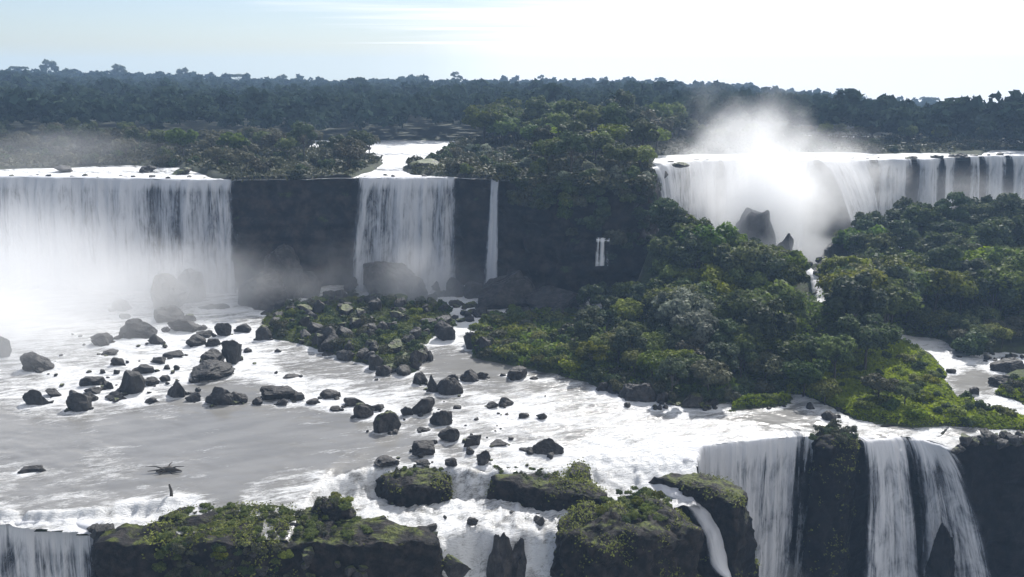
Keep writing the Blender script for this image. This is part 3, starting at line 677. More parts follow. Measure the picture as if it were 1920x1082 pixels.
UPL_VEG = [[(-900,255),(140,262),(200,258),(250,256),(380,256),(420,268),(560,274),(640,284),(700,296),(722,306),(700,322),(650,336),(445,340),(392,334),(345,314),(200,311),(0,317),(-300,317),(-900,310)],
           [(860,263),(1000,255),(1230,255),(1232,292),(1216,312),(1222,350),(1100,352),(950,342),(865,334),(770,328),(752,318),(775,306),(835,300),(830,285)],
           [(1225,262),(1500,258),(2900,256),(2900,274),(2200,276),(1930,283),(1860,281),(1840,291),(1770,289),(1640,289),(1560,285),(1225,292)],
           [(1262,312),(1290,309),(1288,318),(1264,319)]]
def GU(x, y):
    """height of the plateau"""
    x = np.asarray(x, float); y = np.asarray(y, float)
    px, py = proj(x, y, UP + 0 * x); r = np.hypot(x, y)
    veg = -99 + 0 * px
    for pl in UPL_VEG: veg = np.maximum(veg, sdpoly(px, py, pl))
    far = (264 - py) * 1.0
    e = np.maximum(veg, far) + 3.0 * fbm(x * 0.06, y * 0.06, oct=3, seed=12)
    z = UP - 1.2 + 2.2 * sstep(-2.5, 2.5, e)
    z = z + 4.0 * np.exp(-((px - 1090) / 130) ** 2) * np.exp(-((r - 300) / 45.0) ** 2) * sstep(0, 6, e)
    # canopy line of the far forest as seen from the eye; ground lies 12 m under it
    ang = np.interp(px, [-900, 0, 200, 480, 800, 1250, 1450, 1650, 1920, 2900], [122, 134, 140, 154, 157, 159, 173, 187, 198, 210])
    RR = 1150.0; zc = HC - RR * np.tan(TH - np.arctan((CY - ang) / F)) - 15
    t = np.clip((r - 400) / (RR - 400), 0, 1); t = t ** np.interp(px, [1000, 1500, 1700], [1.25, 0.7, 0.36])
    z2 = UP + 1.0 + (zc - UP - 1.0) * t + 2.5 * fbm(x * 0.006, y * 0.006, oct=3, seed=14) * sstep(420, 600, r) * (1 - sstep(1000, 1150, r))
    z = np.where(r > 400, z2, z)
    return z - np.maximum(0, r - RR) * 0.06
cols = np.linspace(-900, 2900, 560); lipx = np.array([a for a, b in LIP_PX]); lipy = np.array([b for a, b in LIP_PX])
az = np.array([math.atan2(P(c, np.interp(c, lipx, lipy), UP).x, P(c, np.interp(c, lipx, lipy), UP).y) for c in cols])
lr = np.array([math.hypot(P(c, np.interp(c, lipx, lipy), UP).x, P(c, np.interp(c, lipx, lipy), UP).y) for c in cols])
def polar(rows, z_fn, rmax, name, mat, foam=None, inner=0.0):
    t = np.linspace(0, 1, rows) ** 1.7
    Rr = (lr[None, :] - inner) + (rmax - lr[None, :]) * t[:, None]
    X = np.sin(az)[None, :] * Rr; Y = np.cos(az)[None, :] * Rr; Z = z_fn(X, Y)
    at = {'foam': foam(X, Y)} if foam else None
    return obj(name, mesh_np(name, np.stack([X, Y, Z], -1).reshape(-1, 3), grid_faces(rows, len(cols))[:, ::1], at), mat)
kind(polar(230, GU, 1700, 'plateau', M_PLATEAU, inner=-0.5), 'structure')
kind(polar(110, lambda x, y: UP + 0.12 * fbm(x * 0.3, y * 0.3, seed=2) - 0.0006 * 0 * x, 430, 'upper_river', M_WATERUP,
      foam=lambda x, y: 0.62 + 0.35 * fbm(x * 0.06, y * 0.1, oct=3, seed=6) + 0.5 * (1 - sstep(2, 16, np.hypot(x, y) - np.interp(np.arctan2(x, y), az, lr))), inner=0.3), 'structure')

# ================================================================== WATERFALLS
gU = None
waterfall(lipseg(-500, 446, 0.2), UP, -0.5, 'broad curtain waterfall pouring off the plateau at the far left, its foot lost in spray', throw=3.2, seed=4, density=0.06, step=0.45, lump=1.2)
c0 = lipseg(664, 861, 0.2)
waterfall(c0, UP, -0.5, 'middle waterfall with a slanting left edge, falling before the dark cliff behind the boulder islet', throw=3.0, seed=7, density=0.02, step=0.35,
          bottom=[(c0[0][0] - 3.0, c0[0][1] - 4.5), (c0[-1][0] + 0.3, c0[-1][1] - 4.0)], lump=1.0)
c1 = lipseg(919, 934, 0.2)
waterfall(c1, UP, -0.5, 'thin ribbon waterfall alone on the dark cliff right of the middle fall', throw=2.6, seed=9, density=0.17, step=0.12, ew=0.42,
          bottom=[(c1[0][0] - 2.2, c1[0][1] - 4.0), (c1[-1][0] - 0.6, c1[-1][1] - 4.0)], lump=0.9)
gR = 'waterfalls in the row along the right-hand cliff'
waterfall(lipseg(1222, 1345, 0.3), UP, -0.5, 'waterfall beside the wooded cliff spur at the left end of the right-hand row', gR, throw=4.5, seed=12, density=0.06, step=0.45, lump=1.4)
waterfall(lipseg(1345, 1525, 0.3), UP, -0.5, 'brightest waterfall of the right-hand row, hidden by the tall plume of spray', gR, throw=5, seed=13, density=0.10, step=0.5, lump=1.4)
q0 = lipseg(1525, 1630, 0.3)
waterfall(q0, UP, -0.5, 'waterfall with diagonal streams just right of the tall spray plume', gR, throw=5, seed=14, density=0.08, step=0.4, bottom=[(q0[0][0] + 12, q0[0][1] - 14), (q0[-1][0] + 5, q0[-1][1] - 9)])
for x0, x1, sd, lb in ((1637, 1706, 15, 'white waterfall behind the treetops, first past the diagonal streams'), (1714, 1762, 16, 'pair of joined curved streams falling behind the flat-topped tree'),
                       (1766, 1791, 17, 'narrow block-shaped waterfall rising straight above the flat-topped tree'), (1816, 1834, 18, 'thinnest single stream of the right-hand row, in shade between wider falls'),
                       (1838, 1882, 19, 'wide pale waterfall near the right edge with a ragged upper step'), (1887, 2040, 20, 'waterfall cut off by the right edge of the view')):
    waterfall(lipseg(x0, x1, 0.4), UP, -0.5, lb, gR, throw=3.5, seed=sd, density=0.08, step=0.35, lump=1.0)
# small bright cascade deep in the dark cliff
a = at_dist(1116, 216, 16); b = at_dist(1140, 215.5, 16)
waterfall([(a.x, a.y - 3), (b.x, b.y - 3)], 17.8, 11.5, 'small broken cascade glinting deep in the dark cliff hollow', throw=1.0, seed=22, density=0.16, step=0.12, mat=M_FALLT, lump=1.5, ew=0.5)
# near falls
def fseg(pxs, z=0.0, off=0.0): return [(P(a, b, z).x, P(a, b, z).y + off) for a, b in pxs]
waterfall(fseg([(-260, 985), (-60, 983), (40, 986), (110, 984), (190, 998)], -1.0, 0.4), -0.72, -44, 'near waterfall pouring over the bottom left corner beside the mossy outcrop', throw=2.2, seed=31, density=0.03, step=0.18, mat=M_FALLN, lump=0.9)
waterfall([(28.1, 124.0), (28.7, 127.5)] + fseg([(1316, 838), (1360, 833), (1420, 824), (1470, 820), (1507, 820)]), -0.05, -44, 'broad near curtain waterfall right of the stepped rock ridge', riverlip=True, throw=3.0, seed=33, density=0.10, step=0.18, mat=M_FALLN, lump=1.2)
waterfall(fseg([(1613, 828), (1650, 824), (1699, 821)]), 0.0, -44, 'solid white column of water right of the dark rock pillar', bottom=[(P(1613, 828).x + 1.5, P(1613, 828).y - 5), (P(1699, 821).x + 6, P(1699, 821).y - 6)], throw=2.4, seed=35, density=0.09, step=0.16, mat=M_FALLN, lump=0.8)
waterfall(fseg([(1690, 822), (1730, 826), (1762, 834), (1790, 848)]), 0.0, -44, 'lacy near waterfall of many thin blue-grey strands at the bottom right', throw=2.2, seed=37, density=0.035, step=0.16, mat=M_FALLN, lump=1.0,
          bottom=[(P(1690, 822).x + 3, P(1690, 822).y - 5), (P(1740, 826).x + 8, P(1740, 826).y - 7), (P(1790, 848).x + 17, P(1790, 848).y - 6)])
waterfall(fseg([(1509, 820), (1526, 822)]), 0.0, -44, 'thin veil of water dribbling down beside the near curtain', throw=1.2, seed=38, density=-0.01, step=0.15, mat=M_FALLT, lump=0.4, edge=False)
# narrow chute between the mossy block and the ridge
def ribbon_flow(path, widths, label, seed):
    p, s = sample_path(path, 0.35); p = smooth_arr(p, 6); w = np.interp(s, np.linspace(0, s[-1], len(widths)), widths)
    t = np.gradient(p, axis=0); t /= np.linalg.norm(t, axis=1)[:, None]; side = np.cross(t, [0, 0, 1.0]); side /= np.linalg.norm(side, axis=1)[:, None]; up = np.cross(side, t)
    m = 22; uu = np.linspace(-1, 1, m); V = []; U = []
    for i in range(len(p)):
        for k in range(m):
            o_ = uu[k] * w[i]; hump = 0.55 * (1 - uu[k] ** 2) - 0.4 * abs(uu[k]) ** 3
            V.append(p[i] + side[i] * o_ + up[i] * hump * min(1, w[i])); U.append((o_, s[i]))
    V = np.array(V); V[:, 2] += 0.30 * fbm(V[:, 0] * 0.9, V[:, 1] * 0.9, V[:, 2] * 0.5, 4, seed); V[:, 1] += 0.2 * fbm(V[:, 0] * 1.3, V[:, 1] * 1.3, V[:, 2] * 0.6, 3, seed + 3)
    A = np.full(len(V), 0.30) - 0.35 * np.tile(np.abs(uu) ** 6, len(p))
    me = mesh_np('waterfall', V, grid_faces(len(p), m), {'foam': A}, np.array(U)); me.materials.append(M_FALLN)
    return tag(obj('waterfall', me), label, 'waterfall')
def PZ(px, py, z): return tuple(P(px, py, z))
ribbon_flow([PZ(1120, 896, -2.9), PZ(1190, 903, -3.0), PZ(1250, 915, -2.6), PZ(1305, 940, -3.4), PZ(1342, 995, -6.5), PZ(1356, 1060, -11), PZ(1380, 1130, -17), PZ(1400, 1220, -28)], [2.0, 1.8, 1.7, 1.8, 2.1, 2.5, 3.0, 4.0],
            'narrow white chute curving down between the mossy block and the dark ridge', 51)

# ================================================================== ROCKS
ROCKS = []   # cx, base_y, w, h, style, label


RK = """
3 672 34 45 g|pale misty boulder cut off by the left edge of the view
62 697 66 38 g|wide misty boulder standing in foam near the left edge
250 636 75 38 g|large domed boulder in thin mist right of the left fall's spray
288 646 34 20 g|low boulder leaning on the right side of the large domed one in the mist
183 650 46 24 g|two-humped pale boulder in the mist left of the large domed one
222 584 42 22 g|faint pale boulder nearly lost in the spray under the left fall
230 598 24 10 g|small faint stone just below the palest boulder in the spray
315 606 78 34 g|wide grey boulder at the foot of the tall misty double rock
340 622 74 27 g|long flat-topped grey boulder below the tall misty double rock
169 725 50 20 g|rounded boulder left of the dark square-shouldered boulder in the foam
203 730 18 14 g|small round stone between the rounded boulder and the square-shouldered one
172 738 38 13 g|low stone under the rounded boulder in the foam
214 752 46 16 g|flat loaf-shaped boulder on the edge of the calm grey water
62 761 54 32 g|lumpy boulder near the left edge at the border of the calm water
95 745 36 15 g|low stone joined to the right of the lumpy boulder near the left edge
142 772 48 38 g|steep leaning boulder standing out into the calm grey water
162 754 38 20 g|sloping stone against the right side of the steep leaning boulder
200 667 38 9 g|long low pale stone awash in the misty foam
220 687 30 18 g|square pale stone in the foam below the long low one
321 672 46 13 g|long low dark stone in the foam at the middle of the left rapids
296 682 27 13 g|small humped stone left of the long low dark one
218 703 14 11 g|tiny stone beside the tip of the wide grey boulder in the left rapids
268 701 44 18 g|grey wedge boulder behind the square-shouldered one
312 693 14 9 g|tiny pointed stone left of the crusty long boulder
331 694 13 10 g|tiny cone-shaped stone nearest the crusty long boulder
242 740 54 45 g|square-shouldered tall boulder in the left rapids
282 724 27 16 g|tilted stone touching the square-shouldered boulder
307 717 22 13 g|small round stone above the dark humped boulder
328 745 44 34 d|dark humped boulder beside the crusty long boulder
381 716 96 36 w|crusty long boulder, the largest in the left rapids
395 684 46 27 w|smooth boulder at the lower left of the upright one
433 683 44 48 w|upright boulder with rounded head at the right of the left rapids
360 754 33 17 d|small oval dark boulder right of the dark humped one
280 757 27 12 d|small black stone alone at the edge of the calm water
408 761 62 36 d|dark peaked boulder at the upper edge of the calm water
447 757 34 22 d|rough low boulder attached to the right of the dark peaked one
364 650 40 22 w|wedge boulder above the upright boulder
398 651 30 17 w|low rounded stone right of the wedge boulder above the upright one
378 634 38 14 w|flat stone behind the wedge boulder in the left rapids
416 632 34 28 w|leaning boulder in the white water left of the islet
452 625 36 18 w|slanted slab in the white water next to the islet
493 638 34 27 w|rounded boulder standing just off the islet's left tip
388 581 40 12 w|low stone at the foot of the tall misty rock, by quiet water
412 580 34 10 w|low stone left of the dark tower rock's shoulder
520 752 84 30 d|broad dark boulder in the row across the rapids, with a low peak
482 760 25 15 d|small round stone left under the broad dark boulder
528 761 28 14 d|dark stone in front of the broad dark boulder
556 753 34 19 d|knobby stone at the right end of the broad dark boulder
584 760 26 12 d|small oval stone between the broad dark boulder and the split slab
617 748 44 16 d|split dark slab in the white rapids
544 711 36 8 d|long flat dark stone awash in the rapids
520 662 17 8 d|little stone in the foam below the islet's left tip
463 661 18 9 d|mossy little stone right of the upright boulder
628 771 26 9 d|pair-like low stones below the split slab
52 887 46 12 d|lone low rock in the calm water near the left edge
662 763 48 18 d|dark slab behind the smaller mossy green boulder
678 785 46 30 m|smaller mossy green boulder in the rapids
706 771 30 14 d|dark stone touching the right of the smaller mossy boulder
724 812 58 44 m|larger mossy green boulder with a cap of bare rock
762 781 26 20 d|dark stone at the left foot of the wedge-topped boulder
791 777 52 33 d|wedge-topped black boulder in the middle of the river
826 798 48 31 d|blocky black boulder with a squared top in midstream
787 722 32 24 d|rounded boulder at the head of the midstream group
814 735 34 34 s|jagged black rock left of the pointed one in midstream
843 741 54 36 p|pointed black pyramid rock in midstream
849 717 26 15 d|rounded stone behind the pointed pyramid rock
880 716 40 24 d|broad smooth dark boulder above the midstream channel
903 711 26 14 d|small companion stone right of the broad smooth dark boulder
970 712 42 24 b|square black block in the smooth channel near the wooded island
1001 712 18 6 d|flat stone just right of the square black block
943 705 14 6 d|tiny stone just left of the square black block
923 766 26 13 d|lower left stone of a joined pair in the white water
949 763 33 18 d|upper right stone of a joined pair in the white water
857 768 18 8 d|tiny low stone in foam right of the blocky black boulder
982 785 24 11 d|left one of two small dark stones in the open rapids
1016 787 24 14 d|right one of two small dark stones in the open rapids
841 829 46 29 d|black boulder with a sloping top below the midstream group
885 838 38 24 d|triangular black boulder below the midstream group
792 852 48 25 d|lumpy black boulder nearest above the mossy rock cluster
814 833 14 9 d|tiny stone between two larger black boulders
794 810 28 9 d|low dark stone below the mossy green boulders
934 838 42 12 d|low knobbly stone right of the triangular boulder
881 852 18 13 d|tiny stone below the triangular boulder
907 869 30 24 d|upright black stone at the head of the white drop
958 825 12 6 d|tiny speck of rock in the open rapids above the big block
983 846 22 6 d|flat stone at the left end of the big black block
1027 852 64 31 b|big rectangular black block above the white cascades
845 873 26 15 d|broken stone on the lip of the small cascade
722 871 52 12 d|flat dark ledge stone on the lip above the mossy rock cluster
790 872 32 9 d|flat dark stone behind the mossy rock cluster
718 706 36 22 d|dark boulder at the islet's front edge
805 678 20 20 w|loose boulder off the islet's right tip
1130 734 28 20 d|dark stone at the wooded island's shore in sparkling water
1152 738 26 16 d|dark stone just right of the first shore stone at the wooded island
1200 754 84 40 d|big dark boulder at the wooded island's waterline
1243 757 26 24 d|round-topped dark stone right of the big shoreline boulder
1302 766 56 28 m|mossy dome boulder on the wooded island's shore
1340 760 26 18 d|small dark stone between the mossy dome and the grassy strip
1521 768 18 14 d|dark stone in the little side rapids by the grassy bank
1575 772 15 8 d|tiny stone right in the side rapids below the grass
1549 781 9 8 d|speck of rock in the side rapids
1573 785 11 8 d|small black stone above the rock pillar's shrubs
1558 790 32 19 d|lumpy dark stone just above the rock pillar between the near falls
1829 740 21 15 d|round black stone alone in the quiet side pool
1900 702 70 30 w|rounded grey boulder on the right bank of the side pool
1893 730 66 24 w|low boulders at the lower right bank of the side pool
1786 700 20 9 d|small dark stone at the head of the side pool
"""
RK2 = """
1175 895 26 22 d -3.0|dark jagged stone in the white water above the mossy block
1203 891 28 15 d -3.0|pair of joined dark stones in the white water above the mossy block
1150 888 12 8 d -3.0|tiny grey stone in the white water above the mossy block
1300 894 24 17 w -3.0|rounded grey stone in the white water near the dark ridge
886 983 24 13 d -3.2|dark stone in the foaming lower pool
1012 983 22 15 d -3.4|dark stone alone in the foam left of the mossy block
852 1082 66 42 m -5.5|rough rounded boulder at the bottom edge beside the foaming chute
"""
EXTRA = []
def add_rock(cx, by, w, h, st, label, z=0.0, i=0):
    t = depth(cx, by, z); W = 0.92 * w * t / F; ang = TH + math.atan((by - CY) / F)
    dd = W * RND.uniform(0.6, 0.85); Hm = max(0.22 * W, (h * t / F - 0.30 * dd * math.sin(ang)) / math.cos(ang) * 1.08, 0.3)
    q = P(cx, by - 0, z); 
    seed = i + 100; kw = dict(cuts=14)
    mat = {'g': M_ROCKG, 'w': M_ROCKG, 'd': M_ROCK, 'm': M_ROCKM, 'p': M_ROCK, 's': M_ROCK, 'b': M_ROCK}[st]
    if st == 'b': kw = dict(cuts=6, box=0.75)
    if st == 'p': kw = dict(cuts=16, point=0.75)
    if st == 's': kw = dict(cuts=18, point=0.45, lean=-0.15)
    me = boulder_mesh(seed, W, dd, Hm, sink=0.35, big=w > 60, **kw); me.materials.append(mat)
    o = obj('boulder', me); o.location = (q.x, q.y + dd * 0.42, z - 0.12 * Hm); o.rotation_euler = (0, 0, RND.uniform(-0.25, 0.25))
    tag(o, label, 'boulder', 'boulders scattered across the river' )
    if z == 0.0: ROCKS_XY.append((q.x, q.y + dd * 0.42, 0.5 * W))
    return o
k = 0
for ln in RK.strip().splitlines():
    a, lb = ln.split('|'); a = a.split(); add_rock(float(a[0]), float(a[1]), float(a[2]), float(a[3]), a[4], lb, 0.0, k); k += 1
for ln in RK2.strip().splitlines():
    a, lb = ln.split('|'); a = a.split(); add_rock(float(a[0]), float(a[1]), float(a[2]), float(a[3]), a[4], lb, float(a[5]), k); k += 1

for x_, y_, r_k in list(ROCKS_XY):
    if r_k < 1.1: continue
    for j in range(2):
        an = RND.uniform(0, 6.28); w_ = r_k * RND.uniform(0.35, 0.75); EXTRA.append((x_ + math.cos(an) * r_k * 1.05, y_ + math.sin(an) * r_k * 0.8, w_))
# large rocks standing under the high falls
def big_rock(cx, by, w, h, seed, label, mat=None, D=None, z=-1.0, name='boulder', **kw):
    if D is None: q = P(cx, by, 0); t = depth(cx, by, 0); ang = TH + math.atan((by - CY) / F)
    else: q = at_dist(cx, D, z); t = D; ang = TH + math.atan((by - CY) / F)
    W = w * t / F; Hm = 1.15 * h * t / F / math.cos(ang); dd = W * 0.8
    me = boulder_mesh(seed, W, dd, Hm, big=True, sink=0.2, **kw); me.materials.append(mat or M_ROCK)
    o = obj(name, me); o.location = (q.x, q.y + dd * 0.4, z); tag(o, label, 'boulder', 'tall rocks under the high falls'); return o
big_rock(352, 570, 58, 60, 201, 'taller right half of the double rock standing in spray before the left fall', cuts=18)
big_rock(312, 586, 70, 66, 202, 'lower left half of the double rock fading into the spray', cuts=18)
big_rock(531, 562, 78, 92, 203, 'dark tower rock with a rounded head before the dark high cliff', cuts=12)
big_rock(486, 580, 104, 64, 204, 'broad shoulder rock at the left foot of the dark tower rock', cuts=16)
big_rock(572, 560, 54, 46, 205, 'sloping rock at the right foot of the dark tower rock', cuts=16)
big_rock(722, 560, 92, 64, 206, 'big rounded grey rock in mist before the middle fall', cuts=14)
big_rock(766, 562, 72, 54, 207, 'dome rock overlapping the right side of the big misty grey rock', cuts=14)
big_rock(657, 548, 28, 30, 208, 'small upright rock in the mist at the left foot of the middle fall', cuts=14)
big_rock(822, 546, 40, 27, 209, 'low rock in the mist under the right half of the middle fall', cuts=14)
big_rock(855, 556, 40, 34, 210, 'boulder under the right edge of the middle fall', cuts=14)
big_rock(892, 560, 48, 32, 211, 'pale-topped boulder below the thin ribbon fall', cuts=14)
big_rock(950, 582, 120, 66, 212, 'long hump of rock at the foot of the thin ribbon fall', cuts=20)
big_rock(1045, 592, 130, 46, 213, 'low dark rock bank along the foot of the dark cliff hollow', cuts=20, mat=M_ROCK)
big_rock(622, 572, 60, 28, 214, 'low rock behind the islet right of the dark tower rock', cuts=16)
big_rock(1410, 500, 92, 118, 215, 'grey crag looming through bright spray below the right-hand falls', cuts=12, D=252, z=-2)
big_rock(1462, 500, 60, 92, 216, 'smaller grey crag in spray right of the looming one', cuts=12, D=243, z=-2)
big_rock(1352, 470, 60, 46, 217, 'pointed grey rock showing over the treetops by the bright spray', cuts=14, D=236, z=2, point=0.5)
big_rock(1580, 500, 80, 84, 218, 'dim rock mass behind the little stream in the gorge', cuts=14, D=238, z=-1)

# boulders that make up the islet
rs = np.random.RandomState(77)
ISB = []
gI = 'boulders heaped into the islet'
def sample_poly(poly, n, rs, mind, tries=60):
    a = np.array(poly); out = []
    for _ in range(n * tries):
        if len(out) >= n: break
        x = rs.uniform(a[:, 0].min(), a[:, 0].max()); y = rs.uniform(a[:, 1].min(), a[:, 1].max())
        if not inpoly(np.array([x]), np.array([y]), poly)[0]: continue
        if all((x - p) ** 2 + (y - q) ** 2 > mind ** 2 for p, q in out): out.append((x, y))
    return out
IB = [boulder_mesh(300 + i, 1, 0.85, 0.8, cuts=14, sink=0.25) for i in range(9)]
for i, m_ in enumerate(IB): m_.materials.append(M_ROCKM if i % 3 == 0 else M_ROCKG)
def rock_copy(x, y, z, w, label, group, hs=1.0, k=None):
    k = rs.randint(9) if k is None else k
    o = bpy.data.objects.new('boulder', IB[k]); COL.objects.link(o); o.location = (x, y, z); o.scale = (w * rs.uniform(.85, 1.2), w, w * hs); o.rotation_euler = (rs.uniform(-.2, .2), rs.uniform(-.2, .2), rs.uniform(0, 6.28)); tag(o, label, 'boulder', group); return o
for x_, y_, w_ in EXTRA: rock_copy(x_, y_, -0.12 * w_, w_, 'small dark stone pressed against a larger boulder in the river', 'small stones beside the river boulders', rs.uniform(0.5, 0.9))
isl = sample_poly(ISL_ROCK, 76, rs, 2.2)
for x, y in isl:
    px, py = proj(x, y, 0.0); kk = rs.randint(9); sd_ = 'left end' if px < 580 else 'left middle' if px < 680 else 'right middle' if px < 770 else 'right end'; rw_ = 'far' if py < 620 else 'near'; ms_ = 'moss-topped' if kk % 3 == 0 else 'bare grey'; lab = f'{ms_} boulder heaped on the {rw_} side of the islet, {sd_}'
    w = rs.uniform(1.6, 4.2); g_ = f'{ms_} boulders on the {rw_} side of the islet, {sd_}'
    rock_copy(x, y, float(G(x, y)) - 0.2, w, lab, g_, rs.uniform(0.7, 1.1), kk); ISB.append((x, y, w))
    ROCKS_XY.append((x, y, w * 0.5))
# islet edge blocks facing us
for cx, by, w, h, lb in ((602, 655, 66, 46, 'large smooth cone-shaped boulder at the front left of the islet'), (655, 668, 50, 30, 'boulder beside the cone-shaped one at the islet front'),
                         (765, 694, 60, 40, 'mossy lump at the right front corner of the islet'), (835, 640, 44, 40, 'boulder on the islet beside the narrow white channel'), (885, 655, 34, 34, 'dark boulder on the far bank of the narrow white channel'),
                         (905, 668, 36, 40, 'dark boulder at the near end of the narrow white channel'), (690, 682, 44, 24, 'dark boulder at the middle of the islet front')):
    add_rock(cx, by, w, h, 'w' if 'cone' in lb else 'm' if 'mossy' in lb else 'd', lb, 0.0, k); k += 1
# stones along the narrow white channel, the foot of the high cliff and island shores
shore = []
for cx, cy_, n, spx, spy, w0, w1, lb, g_ in ((890, 590, 26, 45, 22, 1.4, 3.2, 'wet stone beside the narrow white channel right of the islet', 'stones by the narrow channel'),
                                    (800, 560, 26, 110, 12, 1.6, 4.0, 'dim rock in the mist behind the islet', 'rocks in the mist behind the islet'),
                                    (1010, 590, 22, 90, 10, 1.5, 4.0, 'dim rock in shade under the dark cliff hollow', 'rocks under the dark cliff hollow'),
                                    (1530, 540, 22, 40, 26, 1.4, 3.2, 'dark wet stone by the little stream in the wooded gorge', 'stones by the little gorge stream'),
                                    (1860, 672, 18, 50, 16, 0.8, 1.8, 'dark stone in the side rapids at the right', 'stones in the right side rapids'),
                                    (1270, 762, 22, 120, 8, 0.6, 1.6, 'small dark stone strewn along the wooded island shore', 'stones along the wooded island shore'),
                                    (250, 690, 40, 230, 60, 0.5, 1.3, 'small loose stone awash in the left rapids', 'small stones in the left rapids'),
                                    (900, 790, 26, 180, 60, 0.35, 0.9, 'small loose stone awash in the middle rapids', 'small stones in the middle rapids')):
    for j in range(n):
        px = cx + rs.normal() * spx * 0.6; py = cy_ + rs.normal() * spy * 0.6
        if py < 535: continue
        q = P(px, py, 0); w = rs.uniform(w0, w1)
        zz = max(-0.1 * w, float(G(q.x, q.y)) if inpoly(np.array([q.x]), np.array([q.y]), ISL_MAIN)[0] else -0.1 * w)
        rock_copy(q.x, q.y, zz, w, lb, g_, rs.uniform(0.5, 0.95)); ROCKS_XY.append((q.x, q.y, w * 0.45))

# --- large outcrops at the near edge
def pl(lst, z): return [(P(a, b, z).x, P(a, b, z).y) for a, b in lst]
def outcrop(poly_px, z, zb, label, mat=None, name='rock_outcrop', **kw):
    me = slab_mesh(pl(poly_px, z), z, zb, **kw); me.materials.append(mat or M_NEAR); return tag(obj(name, me), label, 'rock')
OC = {}
outcrop([(186, 1003), (200, 992), (235, 985), (300, 985), (420, 968), (560, 965), (700, 975), (790, 985), (820, 1000), (815, 1016), (700, 1020), (560, 1018), (430, 1024), (300, 1022), (215, 1024), (188, 1018)], -0.1, -46,
        'long mossy black outcrop filling the bottom left, topped with low bushes', seed=61, amp=0.8, dome=0.1, undercut=1.1)
outcrop([(300, 968), (340, 950), (440, 945), (560, 948), (640, 960), (700, 975), (560, 985), (400, 985)], 0.0, -3, 'low stony rise behind the long mossy outcrop', seed=62, amp=0.4, dome=0.0)
outcrop([(590, 945), (620, 938), (652, 944), (656, 962), (620, 968), (592, 962)], 0.6, -3, 'small shrubby knob between the calm water and the white pool', seed=63, amp=0.5, dome=1.2)
outcrop([(716, 892), (740, 876), (800, 872), (836, 884), (840, 905), (800, 912), (740, 912)], -0.8, -4.2, 'mossy rock cluster splitting the small cascades', seed=64, amp=0.7, dome=0.9)
outcrop([(922, 885), (935, 874), (1000, 878), (1060, 884), (1100, 900), (1136, 922), (1120, 930), (1000, 916), (925, 905)], -0.9, -4.5, 'long low slab with a mossy top lying across the white cascades', seed=65, amp=0.7, dome=0.5)
outcrop([(1070, 868), (1098, 868), (1100, 884), (1072, 888)], 0.3, -3, 'cracked dark block on the right end of the mossy slab', seed=66, amp=0.35, dome=0.2, mat=M_ROCK)
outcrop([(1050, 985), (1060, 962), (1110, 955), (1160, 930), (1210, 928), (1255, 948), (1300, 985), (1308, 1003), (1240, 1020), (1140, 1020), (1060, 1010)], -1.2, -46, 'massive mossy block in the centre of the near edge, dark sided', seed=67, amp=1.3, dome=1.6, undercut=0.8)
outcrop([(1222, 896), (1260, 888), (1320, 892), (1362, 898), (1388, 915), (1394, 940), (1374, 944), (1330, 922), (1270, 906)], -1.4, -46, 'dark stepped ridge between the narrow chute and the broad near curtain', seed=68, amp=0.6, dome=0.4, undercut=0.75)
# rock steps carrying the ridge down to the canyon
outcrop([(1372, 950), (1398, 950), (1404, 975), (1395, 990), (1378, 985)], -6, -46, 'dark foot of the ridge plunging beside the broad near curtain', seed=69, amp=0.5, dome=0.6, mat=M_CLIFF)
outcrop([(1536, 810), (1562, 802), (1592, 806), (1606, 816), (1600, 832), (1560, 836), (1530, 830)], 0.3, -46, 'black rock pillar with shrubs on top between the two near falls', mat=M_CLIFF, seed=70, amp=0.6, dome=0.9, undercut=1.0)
def spire(cx, by_top, cz, w, h, seed, label, lean):
    q = P(cx, by_top, cz); t = depth(cx, by_top, cz); me = boulder_mesh(seed, w * t / F, w * t / F * 1.0, h, cuts=16, big=True, sink=0.0, point=0.45, lean=lean); me.materials.append(M_ROCK)
    o = obj('rock_spire', me); o.location = (q.x, q.y, cz - h + 0.3); tag(o, label, 'rock'); return o
for j in range(26):
    px = rs.uniform(1792, 1930); py = float(np.interp(px, [1790, 1810, 1930], [846, 824, 822])) + rs.uniform(-10, 5); q = P(px, py, 0.2)
    rock_copy(q.x, q.y, rs.uniform(-0.9, 0.2), rs.uniform(0.9, 2.4), 'brown stone in the broken rim of the right-hand near cliff', 'stones in the cliff rim', 0.8)
for a_, b_, w_ in ((178, 992, 1.6), (190, 1000, 2.2), (202, 996, 1.8), (196, 986, 1.2)):
    q = P(a_, b_, -0.8); rock_copy(q.x, q.y, -1.3, w_, 'black wet stone at the corner between the left near fall and the mossy outcrop', 'stones by the left near fall', 0.9)
for j in range(34):
    px = rs.uniform(640, 1240); py = rs.uniform(878, 1050); q = P(px, py, -2.8); wz = float(river_w(np.array([q.x]), np.array([q.y]))[0][0]); w = rs.uniform(0.5, 1.5)
    if wz < -9: continue
    rock_copy(q.x, q.y, wz - 0.1 * w, w, 'wet black stone breaking the white water of the near cascades', 'stones in the near cascades', rs.uniform(0.6, 1.0))
spire(950, 1000, -2.6, 84, 15, 81, 'taller left prong of the black twin-pointed rock in the white cascade', -0.10)
spire(978, 1016, -3.8, 56, 13, 82, 'shorter right prong of the black twin-pointed rock in the white cascade', 0.06)
for cx, cy_, w, z0_, lb in ((1768, 1000, 90, -13, 'black boulder parting the lacy strands low on the right'),):
    q = P(cx, cy_, z0_); me = boulder_mesh(90, 4.2, 3.2, 9, big=True); me.materials.append(M_CLIFF); o = obj('boulder', me); o.location = (q.x, q.y, z0_ - 7); tag(o, lb, 'boulder')

